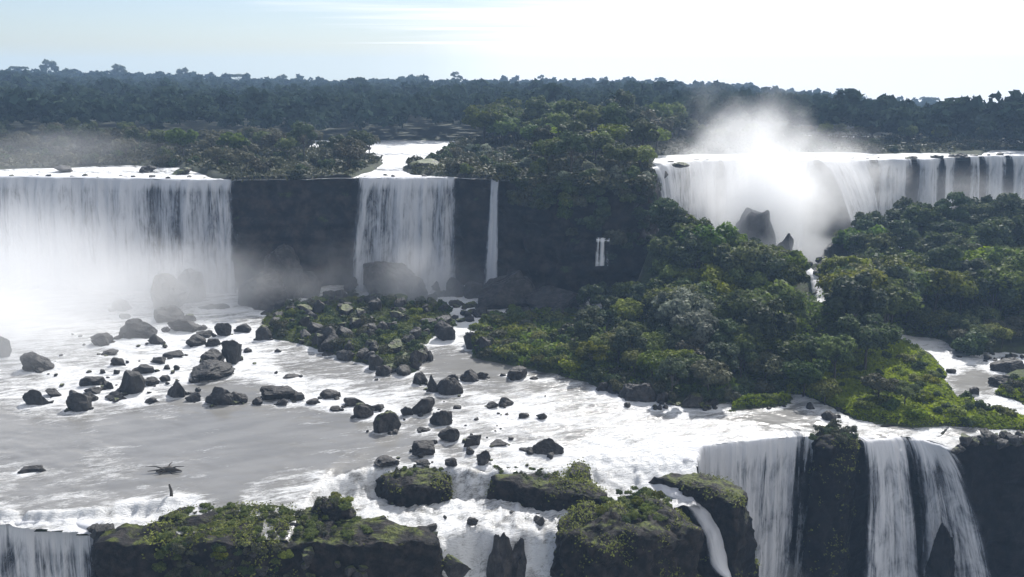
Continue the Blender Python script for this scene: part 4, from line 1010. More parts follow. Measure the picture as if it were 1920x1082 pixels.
for j in range(34):
    px = rs.uniform(300, 700); zz = rs.uniform(-5.2, -1.0); q = P(px, 1016, 0); w = rs.uniform(0.8, 2.0)
    rock_copy(q.x, q.y - 0.5 - 0.1 * (-zz), zz, w, 'dark mossy lump jutting from the face of the long outcrop', 'lumps on the face of the long outcrop', 0.9, 3 * rs.randint(3))
def moss_cover():
    r_ = np.random.RandomState(4); VV = []; TT = []
    for o in [o for o in COL.objects if o.name.startswith('rock_outcrop')]:
        me = o.data; n = len(me.polygons); c = np.empty(n * 3); me.polygons.foreach_get('center', c); c = c.reshape(-1, 3); nn = np.empty(n * 3); me.polygons.foreach_get('normal', nn); nn = nn.reshape(-1, 3)
        ar = np.empty(n); me.polygons.foreach_get('area', ar)
        f = fbm(c[:, 0] * 0.22, c[:, 1] * 0.22, c[:, 2] * 0.22, 4, 71); zt = c[:, 2].max()
        ppx, ppy = proj(c[:, 0], c[:, 1], c[:, 2]); lim = sstep(255, 320, ppx) * (1 - sstep(690, 740, ppx) * (1 - sstep(820, 850, ppx)) * (ppy > 940))
        p_ = (sstep(0.2, 0.75, nn[:, 2] + 0.3 * f) * sstep(-0.10, 0.12, f) + 0.5 * sstep(0.10, 0.3, f) * (nn[:, 1] < 0) * sstep(-5, 0, c[:, 2] - zt)) * lim
        m = r_.poisson(np.clip(p_, 0, 1) * ar * 26); idx = np.repeat(np.arange(n), m)
        if not len(idx): continue
        C = c[idx] + r_.normal(size=(len(idx), 3)) * 0.16 + nn[idx] * r_.uniform(0, 0.28, len(idx))[:, None] * (1 + 1.2 * np.clip(f[idx], 0, 1))[:, None]
        V, Fc = quads_from(C, nn[idx] + r_.normal(size=C.shape) * 0.5, 0.17 * r_.uniform(.6, 1.5, len(C)), r_.uniform(1, 2, len(C)), r_); VV.append(V); TT.append(np.repeat(np.clip(0.35 + 1.1 * f[idx] + r_.normal(size=len(C)) * 0.18, 0, 1), 4))
    V = np.concatenate(VV); print('moss', len(V) // 4)
    kind(obj('moss', mesh_np('moss', V, np.arange(len(V)).reshape(-1, 4), {'tint': np.concatenate(TT)}, smooth=False), L_MOSS), 'stuff', 'patchy green moss and small herbs on the near outcrops', 'moss')
moss_cover()
build_river()

# driftwood stranded in the calm water
def driftwood():
    q = P(312, 884, 0); root = bpy.data.objects.new('driftwood', None); COL.objects.link(root); root.location = q; root.scale = (.8, .8, .8)
    tag(root, 'stranded tree root with spread branches lying in the calm grey water', 'driftwood')
    r_ = np.random.RandomState(3); V = []; Fs = []; off = 0
    def add(pts, rad):
        nonlocal off
        v, f = tube(pts, rad); V.append(v); Fs.append(f + off); off += len(v)
    add([(-1.8, 0, -.1), (-.5, .1, .35), (.6, 0, .5), (2.0, -.2, .45), (3.0, -.3, .2)], [.25, .5, .55, .3, .1])
    o = obj('trunk', mesh_np('trunk', np.concatenate(V), np.concatenate(Fs)), M_BARK, root); V = []; Fs = []; off = 0
    for k in range(15):
        a = r_.uniform(0, 6.28); L = r_.uniform(1.5, 4.2); z1 = r_.uniform(-0.1, 1.3); m = np.array([math.cos(a), math.sin(a) * 0.6, 0])
        add([(0.3, 0, .3), tuple(m * L * .5 + [0.2, 0, z1 * .7 + .2]), tuple(m * L + [0.2, 0, z1])], [.18, .12, .04])
    obj('branches', mesh_np('branches', np.concatenate(V), np.concatenate(Fs)), M_BARK, root)
    q = P(321, 932, 0); v, f = tube([(0, 0, -.4), (.1, 0, .9), (-.1, 0, 1.9)], [.28, .2, .12]); o = obj('tree_stump', mesh_np('tree_stump', v, f), M_BARK); o.location = q; tag(o, 'short upright dead stump standing at the head of the white ledge', 'stump')
driftwood()

# ================================================================== VEGETATION
rs = np.random.RandomState(9)
def Gf(x, y): return float(G(np.array([x]), np.array([y]))[0])
# --- wooded island: trees by zone; each spec: photo pixel of the trunk foot's column, distance, kind, scale
gT = 'trees of the wooded island'
def itree(px, D, key, sc, lb, g_=gT, sz=1.0, dz=0):
    q = at_dist(px, D, 5); return tree(key, (q.x, q.y, Gf(q.x, q.y) - 0.2 + dz), sc, lb, g_, sz=sz)
SPEC = [
 (1758, 229, 'umbrella', 1.0, 'dark flat-topped umbrella tree standing above the right-hand treetops'),
 (1905, 232, 'umbrella', 0.75, 'flat-crowned dark tree at the right edge of the view'),
 (1655, 233, 'broad_c', 0.85, 'dark round tree at the left end of the right-hand hill'),
 (1612, 226, 'tall', 0.9, 'slim dark tree in thin spray at the left foot of the right-hand hill'),
 (1700, 231, 'broad_c', 0.85, 'dark tree left of the flat-topped umbrella tree'),
 (1825, 236, 'broad_c', 0.85, 'dark tree right of the flat-topped umbrella tree'),
 (1452, 182, 'yellow', 0.95, 'bright yellow-green domed tree near the top of the wooded spur'),
 (1275, 176, 'silver', 1.45, 'silvery-leaved tree in front of the dark cliff at the left of the wood'),
 (1305, 168, 'silver', 1.2, 'silvery-leaved tree just right of and below the first one'),
 (1385, 172, 'broad_c', 1.1, 'dark bluish tree in the middle of the wood'),
 (1440, 165, 'broad_c', 1.15, 'wide dark bluish tree in front of the bright domed one'),
 (1568, 156, 'broad_a', 0.9, 'broad green tree right of the middle of the wood'),
 (1625, 162, 'broad_d', 1.1, 'broad green tree at the right shoulder of the wood'),
 (1510, 152, 'broad_d', 0.75, 'green tree at the lower centre of the wood'),
 (1350, 186, 'broad_b', 1.0, 'light green tree on the crest of the wooded spur'),
 (1225, 156, 'broad_b', 0.62, 'light-topped rounded tree overhanging the island shore'),
 (1260, 150, 'broad_c', 0.6, 'dark low tree at the shore under the light-topped one'),
 (1330, 150, 'olive', 0.8, 'olive tree by the shore behind the mossy dome boulder'),
 (1110, 163, 'yellow', 0.62, 'yellow-green tree at the left end of the wooded island'),
 (1180, 164, 'broad_c', 0.72, 'dark tree right of the yellow-green one at the left end of the island'),
 (1650, 146, 'olive', 0.62, 'dark umbrella-shaped small tree over the grassy bank'),
 (1700, 144, 'broad_d', 0.45, 'small open tree standing in the bright grass'),
 (1550, 148, 'broad_b', 0.5, 'small light green tree at the edge of the bright grass'),
 (1460, 214, 'tall', 0.55, 'small dark palm-like tree silhouetted against the spray'),
 (1420, 216, 'tall', 0.45, 'small dark slim tree silhouetted against the spray'),
]
for px, D, key, sc, lb in SPEC: itree(px, D, key, sc, lb, None)
TP = [at_dist(a[0], a[1], 5) for a in SPEC]; TP = [(q.x, q.y) for q in TP]
ADJ = dict(broad_a='leafy green', broad_b='light green', broad_c='dark green', broad_d='broad green', silver='silvery', umbrella='flat-topped', tall='slim dark', yellow='yellow-green', olive='olive', bush_a='leafy green', bush_b='light green', bush_c='dark green', bush_s='silvery', bush_o='olive')
def zone(pxpoly, n, mind, keys, s0, s1, label, group, zf=Gf, z=0.0, kindf=tree, sz=(0.9, 1.1), avoid=True, gmin=0.3, store=TP):
    poly = [tuple(P(a, b, z)[:2]) for a, b in pxpoly]; c = 0; a = np.array(poly)
    for _ in range(n * 60):
        if c >= n: break
        x = rs.uniform(a[:, 0].min(), a[:, 0].max()); y = rs.uniform(a[:, 1].min(), a[:, 1].max())
        if not inpoly(np.array([x]), np.array([y]), poly)[0]: continue
        if not all((x - p) ** 2 + (y - q) ** 2 > mind ** 2 for p, q in store): continue
        zz = zf(x, y)
        if zz < gmin: continue
        if z == 0.0 and y > 160 and kindf is tree and 1480 < proj(x, y, zz + 8)[0] < 1590: continue
        store.append((x, y)); c += 1
        side = ('left', 'middle', 'right')[min(2, int(3 * (x - a[:, 0].min()) / (a[:, 0].max() - a[:, 0].min())))]; ky = keys[rs.randint(len(keys))]
        row = 'far' if y > (a[:, 1].min() + a[:, 1].max()) / 2 else 'near'
        lab_ = f'{ADJ[ky]} {label}, {row} {side}'; grp_ = f'{ADJ[ky]} {group}, {row} {side}'
        sc = rs.uniform(s0, s1) * (1.22 if kindf is tree else 1.0); kindf(ky, (x, y, zz - 0.25), sc, lab_, grp_, sz=rs.uniform(*sz))
    return c
# steep wooded spur falling from the plateau (px on river level, higher rows are farther)
n = 0
n += zone([(1190,512),(1330,518),(1420,545),(1400,590),(1250,585),(1190,550)], 34, 3.6, ['broad_c','broad_c','broad_a','tall'], .55, .85, 'shaded tree on the steep spur dropping from the plateau', 'trees on the steep spur', z=0)
n += zone([(1250,585),(1400,560),(1560,570),(1690,600),(1690,640),(1600,680),(1420,690),(1280,660),(1240,620)], 62, 4.2, ['broad_a','broad_c','broad_d','broad_b','broad_a','broad_d'], .75, 1.1, 'tree in the dense middle of the wooded island', 'trees in the middle of the wood')
n += zone([(1290,660),(1420,690),(1600,680),(1560,715),(1400,735),(1290,725)], 24, 3.4, ['broad_d','broad_a','olive','broad_c'], .5, .72, 'lower tree along the front edge of the wooded island', 'trees at the front edge of the wood')
n += zone([(1110,600),(1240,600),(1290,660),(1290,735),(1180,725),(1090,690)], 26, 3.2, ['broad_a','broad_c','broad_b','broad_c'], .42, .65, 'low tree on the left part of the wooded island', 'trees on the left part of the island')
n += zone([(1570,520),(2050,516),(2050,560),(1700,580),(1590,560)], 60, 4.6, ['broad_c','broad_a','broad_d','tall'], .75, 1.05, 'tree on the right-hand hill', 'trees on the right-hand hill')
n += zone([(1640,560),(2050,550),(2050,620),(1930,640),(1700,615)], 44, 4.4, ['broad_a','broad_c','broad_d','broad_b'], .75, 1.0, 'tree on the near slope of the right-hand hill', 'trees on the near slope of the right-hand hill')
n += zone([(1700,620),(2000,612),(2000,662),(1790,660)], 26, 3.0, ['broad_b','broad_d','olive'], .35, .5, 'low bushy tree along the far bank of the side rapids', 'low trees by the side rapids')
print('island trees', n)
SP_ = []
def szone(poly, n, mind, keys, s0, s1, label, group, **k): return zone(poly, n, mind, keys, s0, s1, label, group, kindf=shrub, store=SP_, **k)
n = 0
n += szone([(885,610),(1000,592),(1110,600),(1110,700),(1040,704),(960,688),(885,668)], 90, 1.7, ['bush_a','bush_b','bush_b','bush_o','bush_a'], .75, 1.3, 'bush in the thicket at the island\'s left tip', 'bushes at the left tip of the island')
n += szone([(1090,690),(1180,725),(1290,735),(1400,735),(1480,735),(1350,758),(1260,755),(1180,744),(1090,716)], 44, 1.7, ['bush_c','bush_a','bush_o','bush_c'], .6, 1.1, 'bush overhanging the island waterline', 'bushes along the island waterline')
n += szone([(1352,768),(1372,752),(1440,744),(1496,748),(1490,762),(1420,768),(1370,776)], 22, 1.0, ['bush_b','bush_a','bush_b'], .3, .5, 'low mossy bush on the small green strip in the rapids', 'bushes on the small green strip', gmin=-0.6)
n += szone([(1480,690),(1600,660),(1700,660),(1780,700),(1800,750),(1900,785),(1925,806),(1700,798),(1600,784),(1545,756),(1480,735)], 80, 1.9, ['bush_b','bush_b','bush_a','bush_a'], .4, .95, 'bush in the grassy bank above the right near falls', 'bushes on the grassy bank')
n += szone([(1840,728),(1930,718),(2000,730),(2000,765),(1930,765),(1860,752)], 20, 1.6, ['bush_c','bush_a','bush_o'], .5, .9, 'bush on the right bank of the side pool', 'bushes on the right bank of the side pool')
n += szone([(480,602),(520,580),(600,568),(700,560),(850,578),(866,612),(822,636),(800,652),(790,694),(755,698),(705,690),(650,676),(600,660),(560,646),(500,634)], 140, 1.25, ['bush_b','bush_a','bush_o','bush_a'], .5, 1.05, 'cushion bush among the islet boulders', 'bushes among the islet boulders')
def out_shrubs(poly_px, z, zbase, n, mind, keys, s0, s1, label, group):
    return zone(poly_px, n, mind, keys, s0, s1, label, group, zf=lambda x, y: zbase, z=z, kindf=shrub, gmin=-99, store=[])
n += out_shrubs([(300,1000),(350,950),(470,948),(560,955),(690,972),(720,998),(600,1012),(430,1018),(300,1018)], 0, 0.15, 120, 0.62, ['bush_b','bush_b','bush_b','bush_o'], .16, .38, 'low tufted bush on top of the long mossy outcrop', 'bushes on the long mossy outcrop')
n += 0
for j in range(46):
    px = 300 + 250 * rs.uniform(0, 1) ** 1.5; zz = rs.uniform(-5.0, -0.2); q = P(px, 1016, 0); hk = ['bush_b', 'bush_a', 'bush_o'][rs.randint(3)]
    shrub(hk, (q.x, q.y - 0.9 - 0.12 * (-zz), zz - 0.3), rs.uniform(.25, .5), f'{ADJ[hk]} bush clinging to the front face of the long outcrop', f'{ADJ[hk]} bushes on the outcrop face')
n += out_shrubs([(594,946),(620,940),(650,946),(650,960),(600,960)], 0.6, 1.3, 7, 0.7, ['bush_b','bush_o'], .35, .5, 'small bush on the shrubby knob', 'bushes on the shrubby knob')
n += out_shrubs([(930,880),(1000,882),(1060,890),(1100,906),(1000,908),(935,900)], -0.9, -0.5, 30, 0.6, ['bush_b','bush_a','bush_o'], .16, .32, 'mossy tuft on the long low slab', 'tufts on the long low slab')
n += out_shrubs([(1120,955),(1160,934),(1215,928),(1250,950),(1260,990),(1210,1000),(1130,990)], -1.2, 0.1, 46, 0.7, ['bush_b','bush_b','bush_a'], .25, .5, 'bush on the massive mossy block', 'bushes on the massive mossy block')
n += out_shrubs([(1525,812),(1560,804),(1600,808),(1618,822),(1600,834),(1525,832)], 0.3, 0.9, 15, 0.9, ['bush_a','bush_o','bush_c'], .3, .55, 'bush on the pillar between the near falls', 'bushes on the rock pillar')
n += out_shrubs([(740,882),(800,878),(832,888),(800,900),(745,900)], -0.8, -0.2, 10, 0.7, ['bush_b','bush_o'], .2, .32, 'tuft on the rock cluster between small cascades', 'tufts on the mossy rock cluster')
q = P(1818, 668, 0)
shrub('bush_c', (q.x, q.y, 0.2), 2.1, 'dark mound-shaped bush standing in the side rapids', None); q = P(1836, 664, 0); shrub('bush_c', (q.x, q.y, 0.1), 1.5, 'smaller dark bush at the right of the mound in the side rapids', None)
print('shrubs', n)
# the little stream that tumbles through the gap in the trees
def gp(px, D): q = at_dist(px, D, 3); return (q.x, q.y, max(0.2, Gf(q.x, q.y)) + 0.9)
ribbon_flow([gp(1498, 246), gp(1506, 234), gp(1528, 222), gp(1536, 212), gp(1556, 202), gp(1552, 193)], [1.6, 1.2, 1.8, 1.3, 1.9, 1.2], 'little white stream tumbling through the gap in the trees below the spray plume', 55)
ribbon_flow([gp(1580, 226), gp(1562, 218), gp(1545, 211)], [0.9, 1.3, 1.2], 'short side branch joining the little stream in the gap in the trees', 56)
for j in range(26):
    q = at_dist(rs.uniform(1485, 1590), rs.uniform(190, 245), 3); rock_copy(q.x, q.y, max(0, Gf(q.x, q.y)) + 0.3, rs.uniform(1.2, 3.4), 'dark wet rock beside the little stream in the gap in the trees', 'rocks by the little stream', rs.uniform(.6, 1))
# leafy plants hanging down the cliff spur and dark cliff
for j in range(96):
    px = 1225 - 260 * rs.uniform(0, 1) ** 1.4 if j < 76 else rs.uniform(1200, 1226); zz = UP - abs(rs.normal()) * (5 + 7 * max(0, (px - 1080) / 145)) - 0.3
    q = P(px, float(np.interp(px, lipx, lipy)), UP)
    hk = ['bush_c', 'bush_c', 'bush_a', 'bush_o'][rs.randint(4)]; hp = ('left of the small cascade' if px < 1080 else 'above the small cascade' if px < 1160 else 'by the spur'); hh = 'high up' if zz > UP - 5 else 'low down'
    shrub(hk, (q.x, q.y - 1.2 - 0.06 * (UP - zz), zz), rs.uniform(.8, 1.7), f'{ADJ[hk]} plant hanging {hh} on the dark cliff, {hp}', f'{ADJ[hk]} plants {hh} on the dark cliff {hp}')

# --- upper plateau
def GUf(x, y): return float(GU(np.array([x]), np.array([y]))[0])
PT = []
n = 0
n += zone([(1000,282),(1190,280),(1220,300),(1222,338),(1100,345),(1010,335)], 26, 5.2, ['broad_a','broad_c','broad_d','broad_b'], .6, .95, 'tree on the rim above the dark hollow', 'trees on the rim above the hollow', zf=GUf, z=UP, gmin=UP+0.4, store=PT)
n += zone([(900,263),(1300,262),(1230,290),(1000,290),(900,300)], 60, 6.0, ['broad_a','broad_d','broad_c','olive','silver'], .85, 1.2, 'tree on the central wooded rise of the plateau', 'trees on the central rise', zf=GUf, z=UP, gmin=UP+0.4, store=PT)
q = P(1112, 322, UP); tree('yellow', (q.x, q.y, GUf(q.x, q.y)), .9, 'bright lime-green tree on the plateau rim above the dark cliff', None)
gUP = 'trees on the low plateau islands'
n += zone([(200,266),(410,270),(560,285),(640,282),(720,300),(690,322),(650,332),(450,336),(345,312),(200,308)], 40, 5.0, ['olive','broad_c','olive','broad_a'], .5, .8, 'low hazy tree between the left and middle falls', 'trees between the left and middle falls', zf=GUf, z=UP, gmin=UP+0.4, store=PT)
n += zone([(-200,280),(200,270),(200,306),(0,312),(-200,312)], 26, 5.5, ['olive','broad_c','olive'], .5, .8, 'low tree in the spray above the left fall', 'trees above the left fall', zf=GUf, z=UP, gmin=UP+0.4, store=PT)
n += zone([(1240,262),(2000,262),(2000,276),(1240,284)], 40, 6.5, ['olive','broad_c','broad_a'], .4, .62, 'low hazy tree behind the lips of the right-hand falls', 'trees behind the right-hand falls', zf=GUf, z=UP, gmin=UP+0.4, store=PT)
print('plateau trees', n)
SP_ = []
szone([(-200,272),(250,262),(420,268),(640,276),(728,302),(650,336),(445,340),(345,314),(0,317),(-200,317)], 150, 3.0, ['bush_o','bush_c','bush_o','bush_a'], 1.0, 1.7, 'hazy bush on the plateau left of the middle fall', 'bushes on the left plateau', zf=GUf, z=UP, gmin=UP-0.5)
szone([(770,310),(860,285),(1000,300),(1222,312),(1222,348),(1100,350),(950,341),(865,333),(770,327)], 90, 2.6, ['bush_o','bush_c','bush_s','bush_a'], .9, 1.6, 'bush on the plateau rim right of the middle fall', 'bushes on the rim right of the middle fall', zf=GUf, z=UP, gmin=UP-0.5)
szone([(1240,270),(2050,270),(2050,284),(1640,288),(1240,290)], 70, 3.6, ['bush_o','bush_c','bush_o'], .9, 1.4, 'bush behind the lips of the right-hand falls', 'bushes behind the right-hand falls', zf=GUf, z=UP, gmin=UP-0.5)
for px, py, w, lb in ((673, 281, 11, 'dark round islet rock in the upper white river'), (800, 322, 14, 'long dark rock just above the middle fall'), (775, 318, 9, 'small dark rock above the middle fall beside the long one'), (120, 322, 8, 'flat dark rock at the lip of the left fall'),
                      (278, 322, 8, 'dark rock on the left fall lip left of the white gap'), (345, 326, 9, 'dark rock on the left fall lip right of the white gap'), (1275, 312, 7, 'dark rock perched in the lip of the leftmost right-hand fall'), (905, 322, 5, 'stone above the thin ribbon fall')):
    q = P(px, py, UP); rock_copy(q.x, q.y, UP - 0.1, w * 0.75, lb, None, 0.38)
for px in list(np.linspace(20, 440, 14)) + [1224, 1262, 1300, 1325, 1500, 1530, 1575, 1612, 1634] + [1641, 1668, 1708, 1712, 1738, 1763, 1765, 1793, 1797, 1801, 1806, 1811, 1815, 1836, 1862, 1884, 1886, 1905, 680, 720, 745, 800, 835, 862, 866, 912, 936]:
    px = px + rs.uniform(-4, 4); q = P(px, float(np.interp(px, lipx, lipy)), UP); gap = any(a_ <= px <= b_ for a_, b_ in ((1705, 1715), (1761, 1767), (1791, 1817), (1833, 1839), (1881, 1888), (860, 920), (933, 940)))
    for k_ in range(3 if gap else 1):
        rock_copy(q.x + rs.uniform(-1, 1), q.y + rs.uniform(0.8, 2.5 if gap else 6), UP - 0.25, rs.uniform(1.6, 3.0) if gap else rs.uniform(0.8, 2.0), 'dark stone breaking the flow at the lip of a high fall', 'stones on the lips of the high falls', 0.55)
# --- skyline trees
for px, D, sc, key, lb in ((40, 1000, 1.25, 'umbrella', 'tall lollipop-shaped tree on the skyline at the far left'), (97, 1020, 1.6, 'broad_c', 'big round-headed tree on the skyline, second from the left edge'), (66, 1050, 1.1, 'broad_a', 'small dome tree between the two big skyline trees at the far left'),
                           (132, 1040, 1.1, 'broad_c', 'low round tree just right of the big round-headed skyline tree'), (226, 1040, 1.5, 'broad_c', 'hump-shaped skyline tree above the left fall'), (285, 1060, 1.2, 'silver', 'thin-crowned skyline tree right of the hump-shaped one'),
                           (346, 1040, 1.5, 'broad_c', 'dark block-shaped skyline tree left of the bare umbrella tree'), (452, 1040, 1.45, 'umbrella', 'open umbrella tree with visible stem on the skyline'), (438, 1060, 1.0, 'silver', 'tiny tree just left of the open umbrella tree on the skyline'),
                           (530, 1060, 1.3, 'broad_c', 'low dark tree cluster on the skyline above the river bend'), (712, 1040, 1.4, 'silver', 'pale sparse tree on the skyline over the middle fall'), (788, 1040, 1.35, 'broad_c', 'rounded skyline tree left of the tall knob-headed one'),
                           (857, 1020, 1.45, 'tall', 'tall knob-headed tree standing highest above the centre skyline'), (905, 1060, 1.2, 'broad_a', 'low crown on the skyline right of the knob-headed tree'), (1018, 1050, 1.3, 'tall', 'small knob-shaped tree on the skyline at centre right'),
                           (1133, 1050, 1.3, 'broad_c', 'narrow skyline tree above the wooded rise'), (1205, 1060, 1.2, 'broad_a', 'small skyline tree left of the spray plume'), (1398, 1050, 1.3, 'broad_c', 'skyline tree just behind the top of the plume'), (1575, 1020, 1.3, 'tall', 'pointed skyline tree right of the spray plume'),
                           (1745, 1040, 1.4, 'umbrella', 'flat-headed skyline tree above the right-hand falls'), (1805, 1040, 1.3, 'silver', 'sparse skyline tree near the right edge'), (1690, 1060, 1.1, 'broad_a', 'low round skyline tree left of the flat-headed one'), (1872, 1060, 1.1, 'broad_c', 'last rounded skyline tree before the right edge')):
    q = at_dist(px, D, 40); z = GUf(q.x, q.y); tree(key, (q.x, q.y, z + 3.0), sc * 1.35, lb, None)

# --- far forest: one mass of crowns
def far_forest():
    r_ = np.random.RandomState(21); temps = []
    for k in range(6):
        V, Fc, T, _ = crown_arrays(400 + k, 1.0, 1.15, 0.25, 7, 84, 0.34, 0.0, down=-0.1, spread=0.62); temps.append((V, T))
    VV = []; TT = []; N_ = 0
    r = 372.0
    while r < 1180:
        size = 5.2 + 1.4 * (r - 372) / 800; stepa = size * 1.32 / r; a0 = math.atan2(-1400, F) ; a = R(-38) + r_.uniform(0, stepa)
        while a < R(38):
            rr = r + r_.uniform(-.5, .5) * size; aa = a + r_.uniform(-.4, .4) * stepa; x = math.sin(aa) * rr; y = math.cos(aa) * rr
            VV.append((x, y, size * r_.uniform(0.6, 1.3) * (1.35 if r_.uniform() < 0.10 else 1.0))); a += stepa
        r += size * (1.15 + (r - 372) / 900)
    A = np.array(VV); z = GU(A[:, 0], A[:, 1]); px, py = proj(A[:, 0], A[:, 1], z); _, pyu = proj(A[:, 0], A[:, 1], UP + 0 * z)
    k_ = (z > UP - 30) & ~((pyu > 273) & (px > 200) & (px < 640)) & ~((pyu > 266) & (px >= 640) & (px < 870)) & ~((pyu > 273) & (px < 200)); A = A[k_]; z = z[k_]
    vs = []; ts = []
    ch = r_.randint(6, size=len(A)); rot = r_.uniform(0, 6.28, len(A)); tn = r_.uniform(-.3, .3, len(A))
    for i in range(len(A)):
        V, T = temps[ch[i]]; c, s_ = math.cos(rot[i]), math.sin(rot[i]); S = A[i, 2]
        w = np.stack([(V[:, 0] * c - V[:, 1] * s_) * S + A[i, 0], (V[:, 0] * s_ + V[:, 1] * c) * S + A[i, 1], V[:, 2] * S + z[i] + 8.5 * r_.uniform(.5, 1.15) + 0.35 * S], -1); vs.append(w); ts.append(np.clip(T + tn[i], 0, 1))
    V = np.concatenate(vs); T = np.concatenate(ts); print('far crowns', len(A), 'quads', len(V) // 4)
    kind(obj('forest', mesh_np('forest', V, np.arange(len(V)).reshape(-1, 4), {'tint': T}, smooth=False), L_FAR), 'stuff', 'hazy dark forest covering the land behind the falls up to the skyline', 'forest')
far_forest()

# --- grass and undergrowth
def scatter_leaves(polys, n, size, seed, zf, h=0.8, z=0.0):
    r_ = np.random.RandomState(seed); C = []
    for poly, w in polys:
        pw = [tuple(P(a, b, z)[:2]) for a, b in poly]; a = np.array(pw); m = int(n * w)
        X = r_.uniform(a[:, 0].min(), a[:, 0].max(), m * 3); Y = r_.uniform(a[:, 1].min(), a[:, 1].max(), m * 3); k_ = inpoly(X, Y, pw); C.append(np.stack([X[k_][:m], Y[k_][:m]], -1))
    C = np.concatenate(C); Z = zf(C[:, 0], C[:, 1]); k_ = Z > 0.15 + z; C = C[k_]; Z = Z[k_]
    hb = h * np.clip(0.5 + 0.9 * fbm(C[:, 0] * .35, C[:, 1] * .35, oct=3, seed=seed), 0.1, 1.4); C3 = np.c_[C, Z + r_.uniform(0, 1, len(C)) * hb]
    Nn = r_.normal(size=C3.shape) * 0.6 + np.array([0, -.1, .7]); V, Fc = quads_from(C3, Nn, size * r_.uniform(.6, 1.4, len(C3)), r_.uniform(1.2, 2.6, len(C3)), r_)
    T = np.clip(0.5 + 0.8 * fbm(C[:, 0] * .15, C[:, 1] * .15, oct=3, seed=seed + 2) + r_.normal(size=len(C)) * .15, 0, 1); return V, Fc, np.repeat(T, 4)
V, Fc, T = scatter_leaves([([(1475,700),(1600,660),(1690,655),(1780,705),(1800,752),(1930,792),(2050,836),(1900,826),(1815,820),(1690,805),(1600,792),(1545,768),(1475,745)], 0.75), ([(1352,770),(1372,752),(1440,744),(1496,748),(1490,764),(1370,778)], 0.06), ([(1840,728),(2000,715),(2000,768),(1860,756)], 0.15)], 60000, 0.26, 5, G, 1.0)
kind(obj('grass', mesh_np('grass', V, Fc, {'tint': T}, smooth=False), L_GRASS), 'stuff', 'bright green grass covering the bank above the right-hand near falls', 'grass')
V, Fc, T = scatter_leaves([([(490,602),(520,584),(600,572),(700,564),(850,582),(860,612),(822,632),(800,650),(788,694),(755,698),(705,690),(650,676),(600,660),(560,646),(500,632)], 1.0)], 26000, 0.2, 15, G, 1.0)
kind(obj('herbs', mesh_np('herbs', V, Fc, {'tint': T}, smooth=False), L_MOSS), 'stuff', 'mossy herbs growing between the islet boulders', 'herbs')
V, Fc, T = scatter_leaves([([(885,612),(1000,592),(1240,595),(1240,540),(1470,532),(1490,575),(1580,575),(1600,518),(2050,514),(2050,640),(1700,640),(1600,680),(1480,740),(1350,758),(1180,744),(1040,704),(885,668)], 1.0)], 90000, 0.42, 6, G, 2.2)
kind(obj('undergrowth', mesh_np('undergrowth', V, Fc, {'tint': T}, smooth=False), L_MID), 'stuff', 'leafy undergrowth covering the wooded island between its trees', 'undergrowth')
V, Fc, T = scatter_leaves([([(-300,262),(420,262),(728,302),(650,338),(445,341),(345,314),(0,317),(-300,317)], .4), ([(770,328),(860,270),(1000,256),(1232,256),(1222,350),(1100,352),(950,342)], .35), ([(1225,262),(2100,258),(2100,284),(1640,289),(1225,292)], .25)], 90000, 0.6, 7, GU, 2.2, z=UP)
kind(obj('scrub', mesh_np('scrub', V, Fc, {'tint': T}, smooth=False), L_OLIVE), 'stuff', 'low hazy scrub covering the plateau islands above the falls', 'scrub')

# ================================================================== SPRAY AND AIR
def mist_mat(name, dens, g=0.35, nscale=2.2, lo=0.35, hi=0.75, vert=0.0, wisp=0.45, soft=0.9, stretch=(1, 1, 1)):
    m, N, Lk, out = newmat(name)
    tcn = N('ShaderNodeTexCoord'); ln = N('ShaderNodeVectorMath'); ln.operation = 'LENGTH'; Lk(tcn.outputs['Object'], ln.inputs[0])
    fall = mrange(N, Lk, ln.outputs['Value'], 1.0, 0.15)
    mp = N('ShaderNodeMapping'); mp.inputs['Scale'].default_value = stretch; Lk(tcn.outputs['Object'], mp.inputs[0])
    n = noise_node(N, Lk, mp.outputs[0], nscale, 4, 0.55, 0.3); nz = mrange(N, Lk, n.outputs[0], lo, hi, 0.08, 1.0)
    inv = math_n(N, Lk, 'MULTIPLY', math_n(N, Lk, 'SUBTRACT', 1.0, nz.outputs[0]).outputs[0], wisp)
    d0 = math_n(N, Lk, 'SUBTRACT', fall.outputs[0], inv.outputs[0]); d = mrange(N, Lk, d0.outputs[0], 0.0, soft)
    if vert:
        sp = N('ShaderNodeSeparateXYZ'); Lk(tcn.outputs['Object'], sp.inputs[0]); v = mrange(N, Lk, sp.outputs[2], -0.3, 1.0, 1.0, 1 - vert); d = math_n(N, Lk, 'MULTIPLY', d.outputs[0], v.outputs[0])
    d = math_n(N, Lk, 'MULTIPLY', d.outputs[0], dens)
    v = N('ShaderNodeVolumePrincipled'); v.inputs['Color'].default_value = (0.985, 0.99, 0.995, 1); v.inputs['Anisotropy'].default_value = g; Lk(d.outputs[0], v.inputs['Density'])
    Lk(v.outputs[0], out.inputs['Volume']); return m
def mist(loc, size, dens, label, **k):
    V, Fc = ICO3; me = mesh_np('mist', V, Fc); me.materials.append(mist_mat('spray', dens, **k)); o = obj('mist', me); o.location = loc; o.scale = size; kind(o, 'stuff', label, 'mist'); return o
q = at_dist(60, 200, 6); mist((q.x - 10, q.y - 2, 4), (80, 44, 46), 0.07, 'thick white spray hiding the foot of the left fall', vert=0.7, lo=0.25, hi=0.75, wisp=0.3, soft=1.3)
q = at_dist(20, 186, 4); mist((q.x - 14, q.y - 10, 2), (56, 44, 19), 0.055, 'pale spray drifting over the left rapids', lo=0.3, wisp=0.3, soft=1.3)
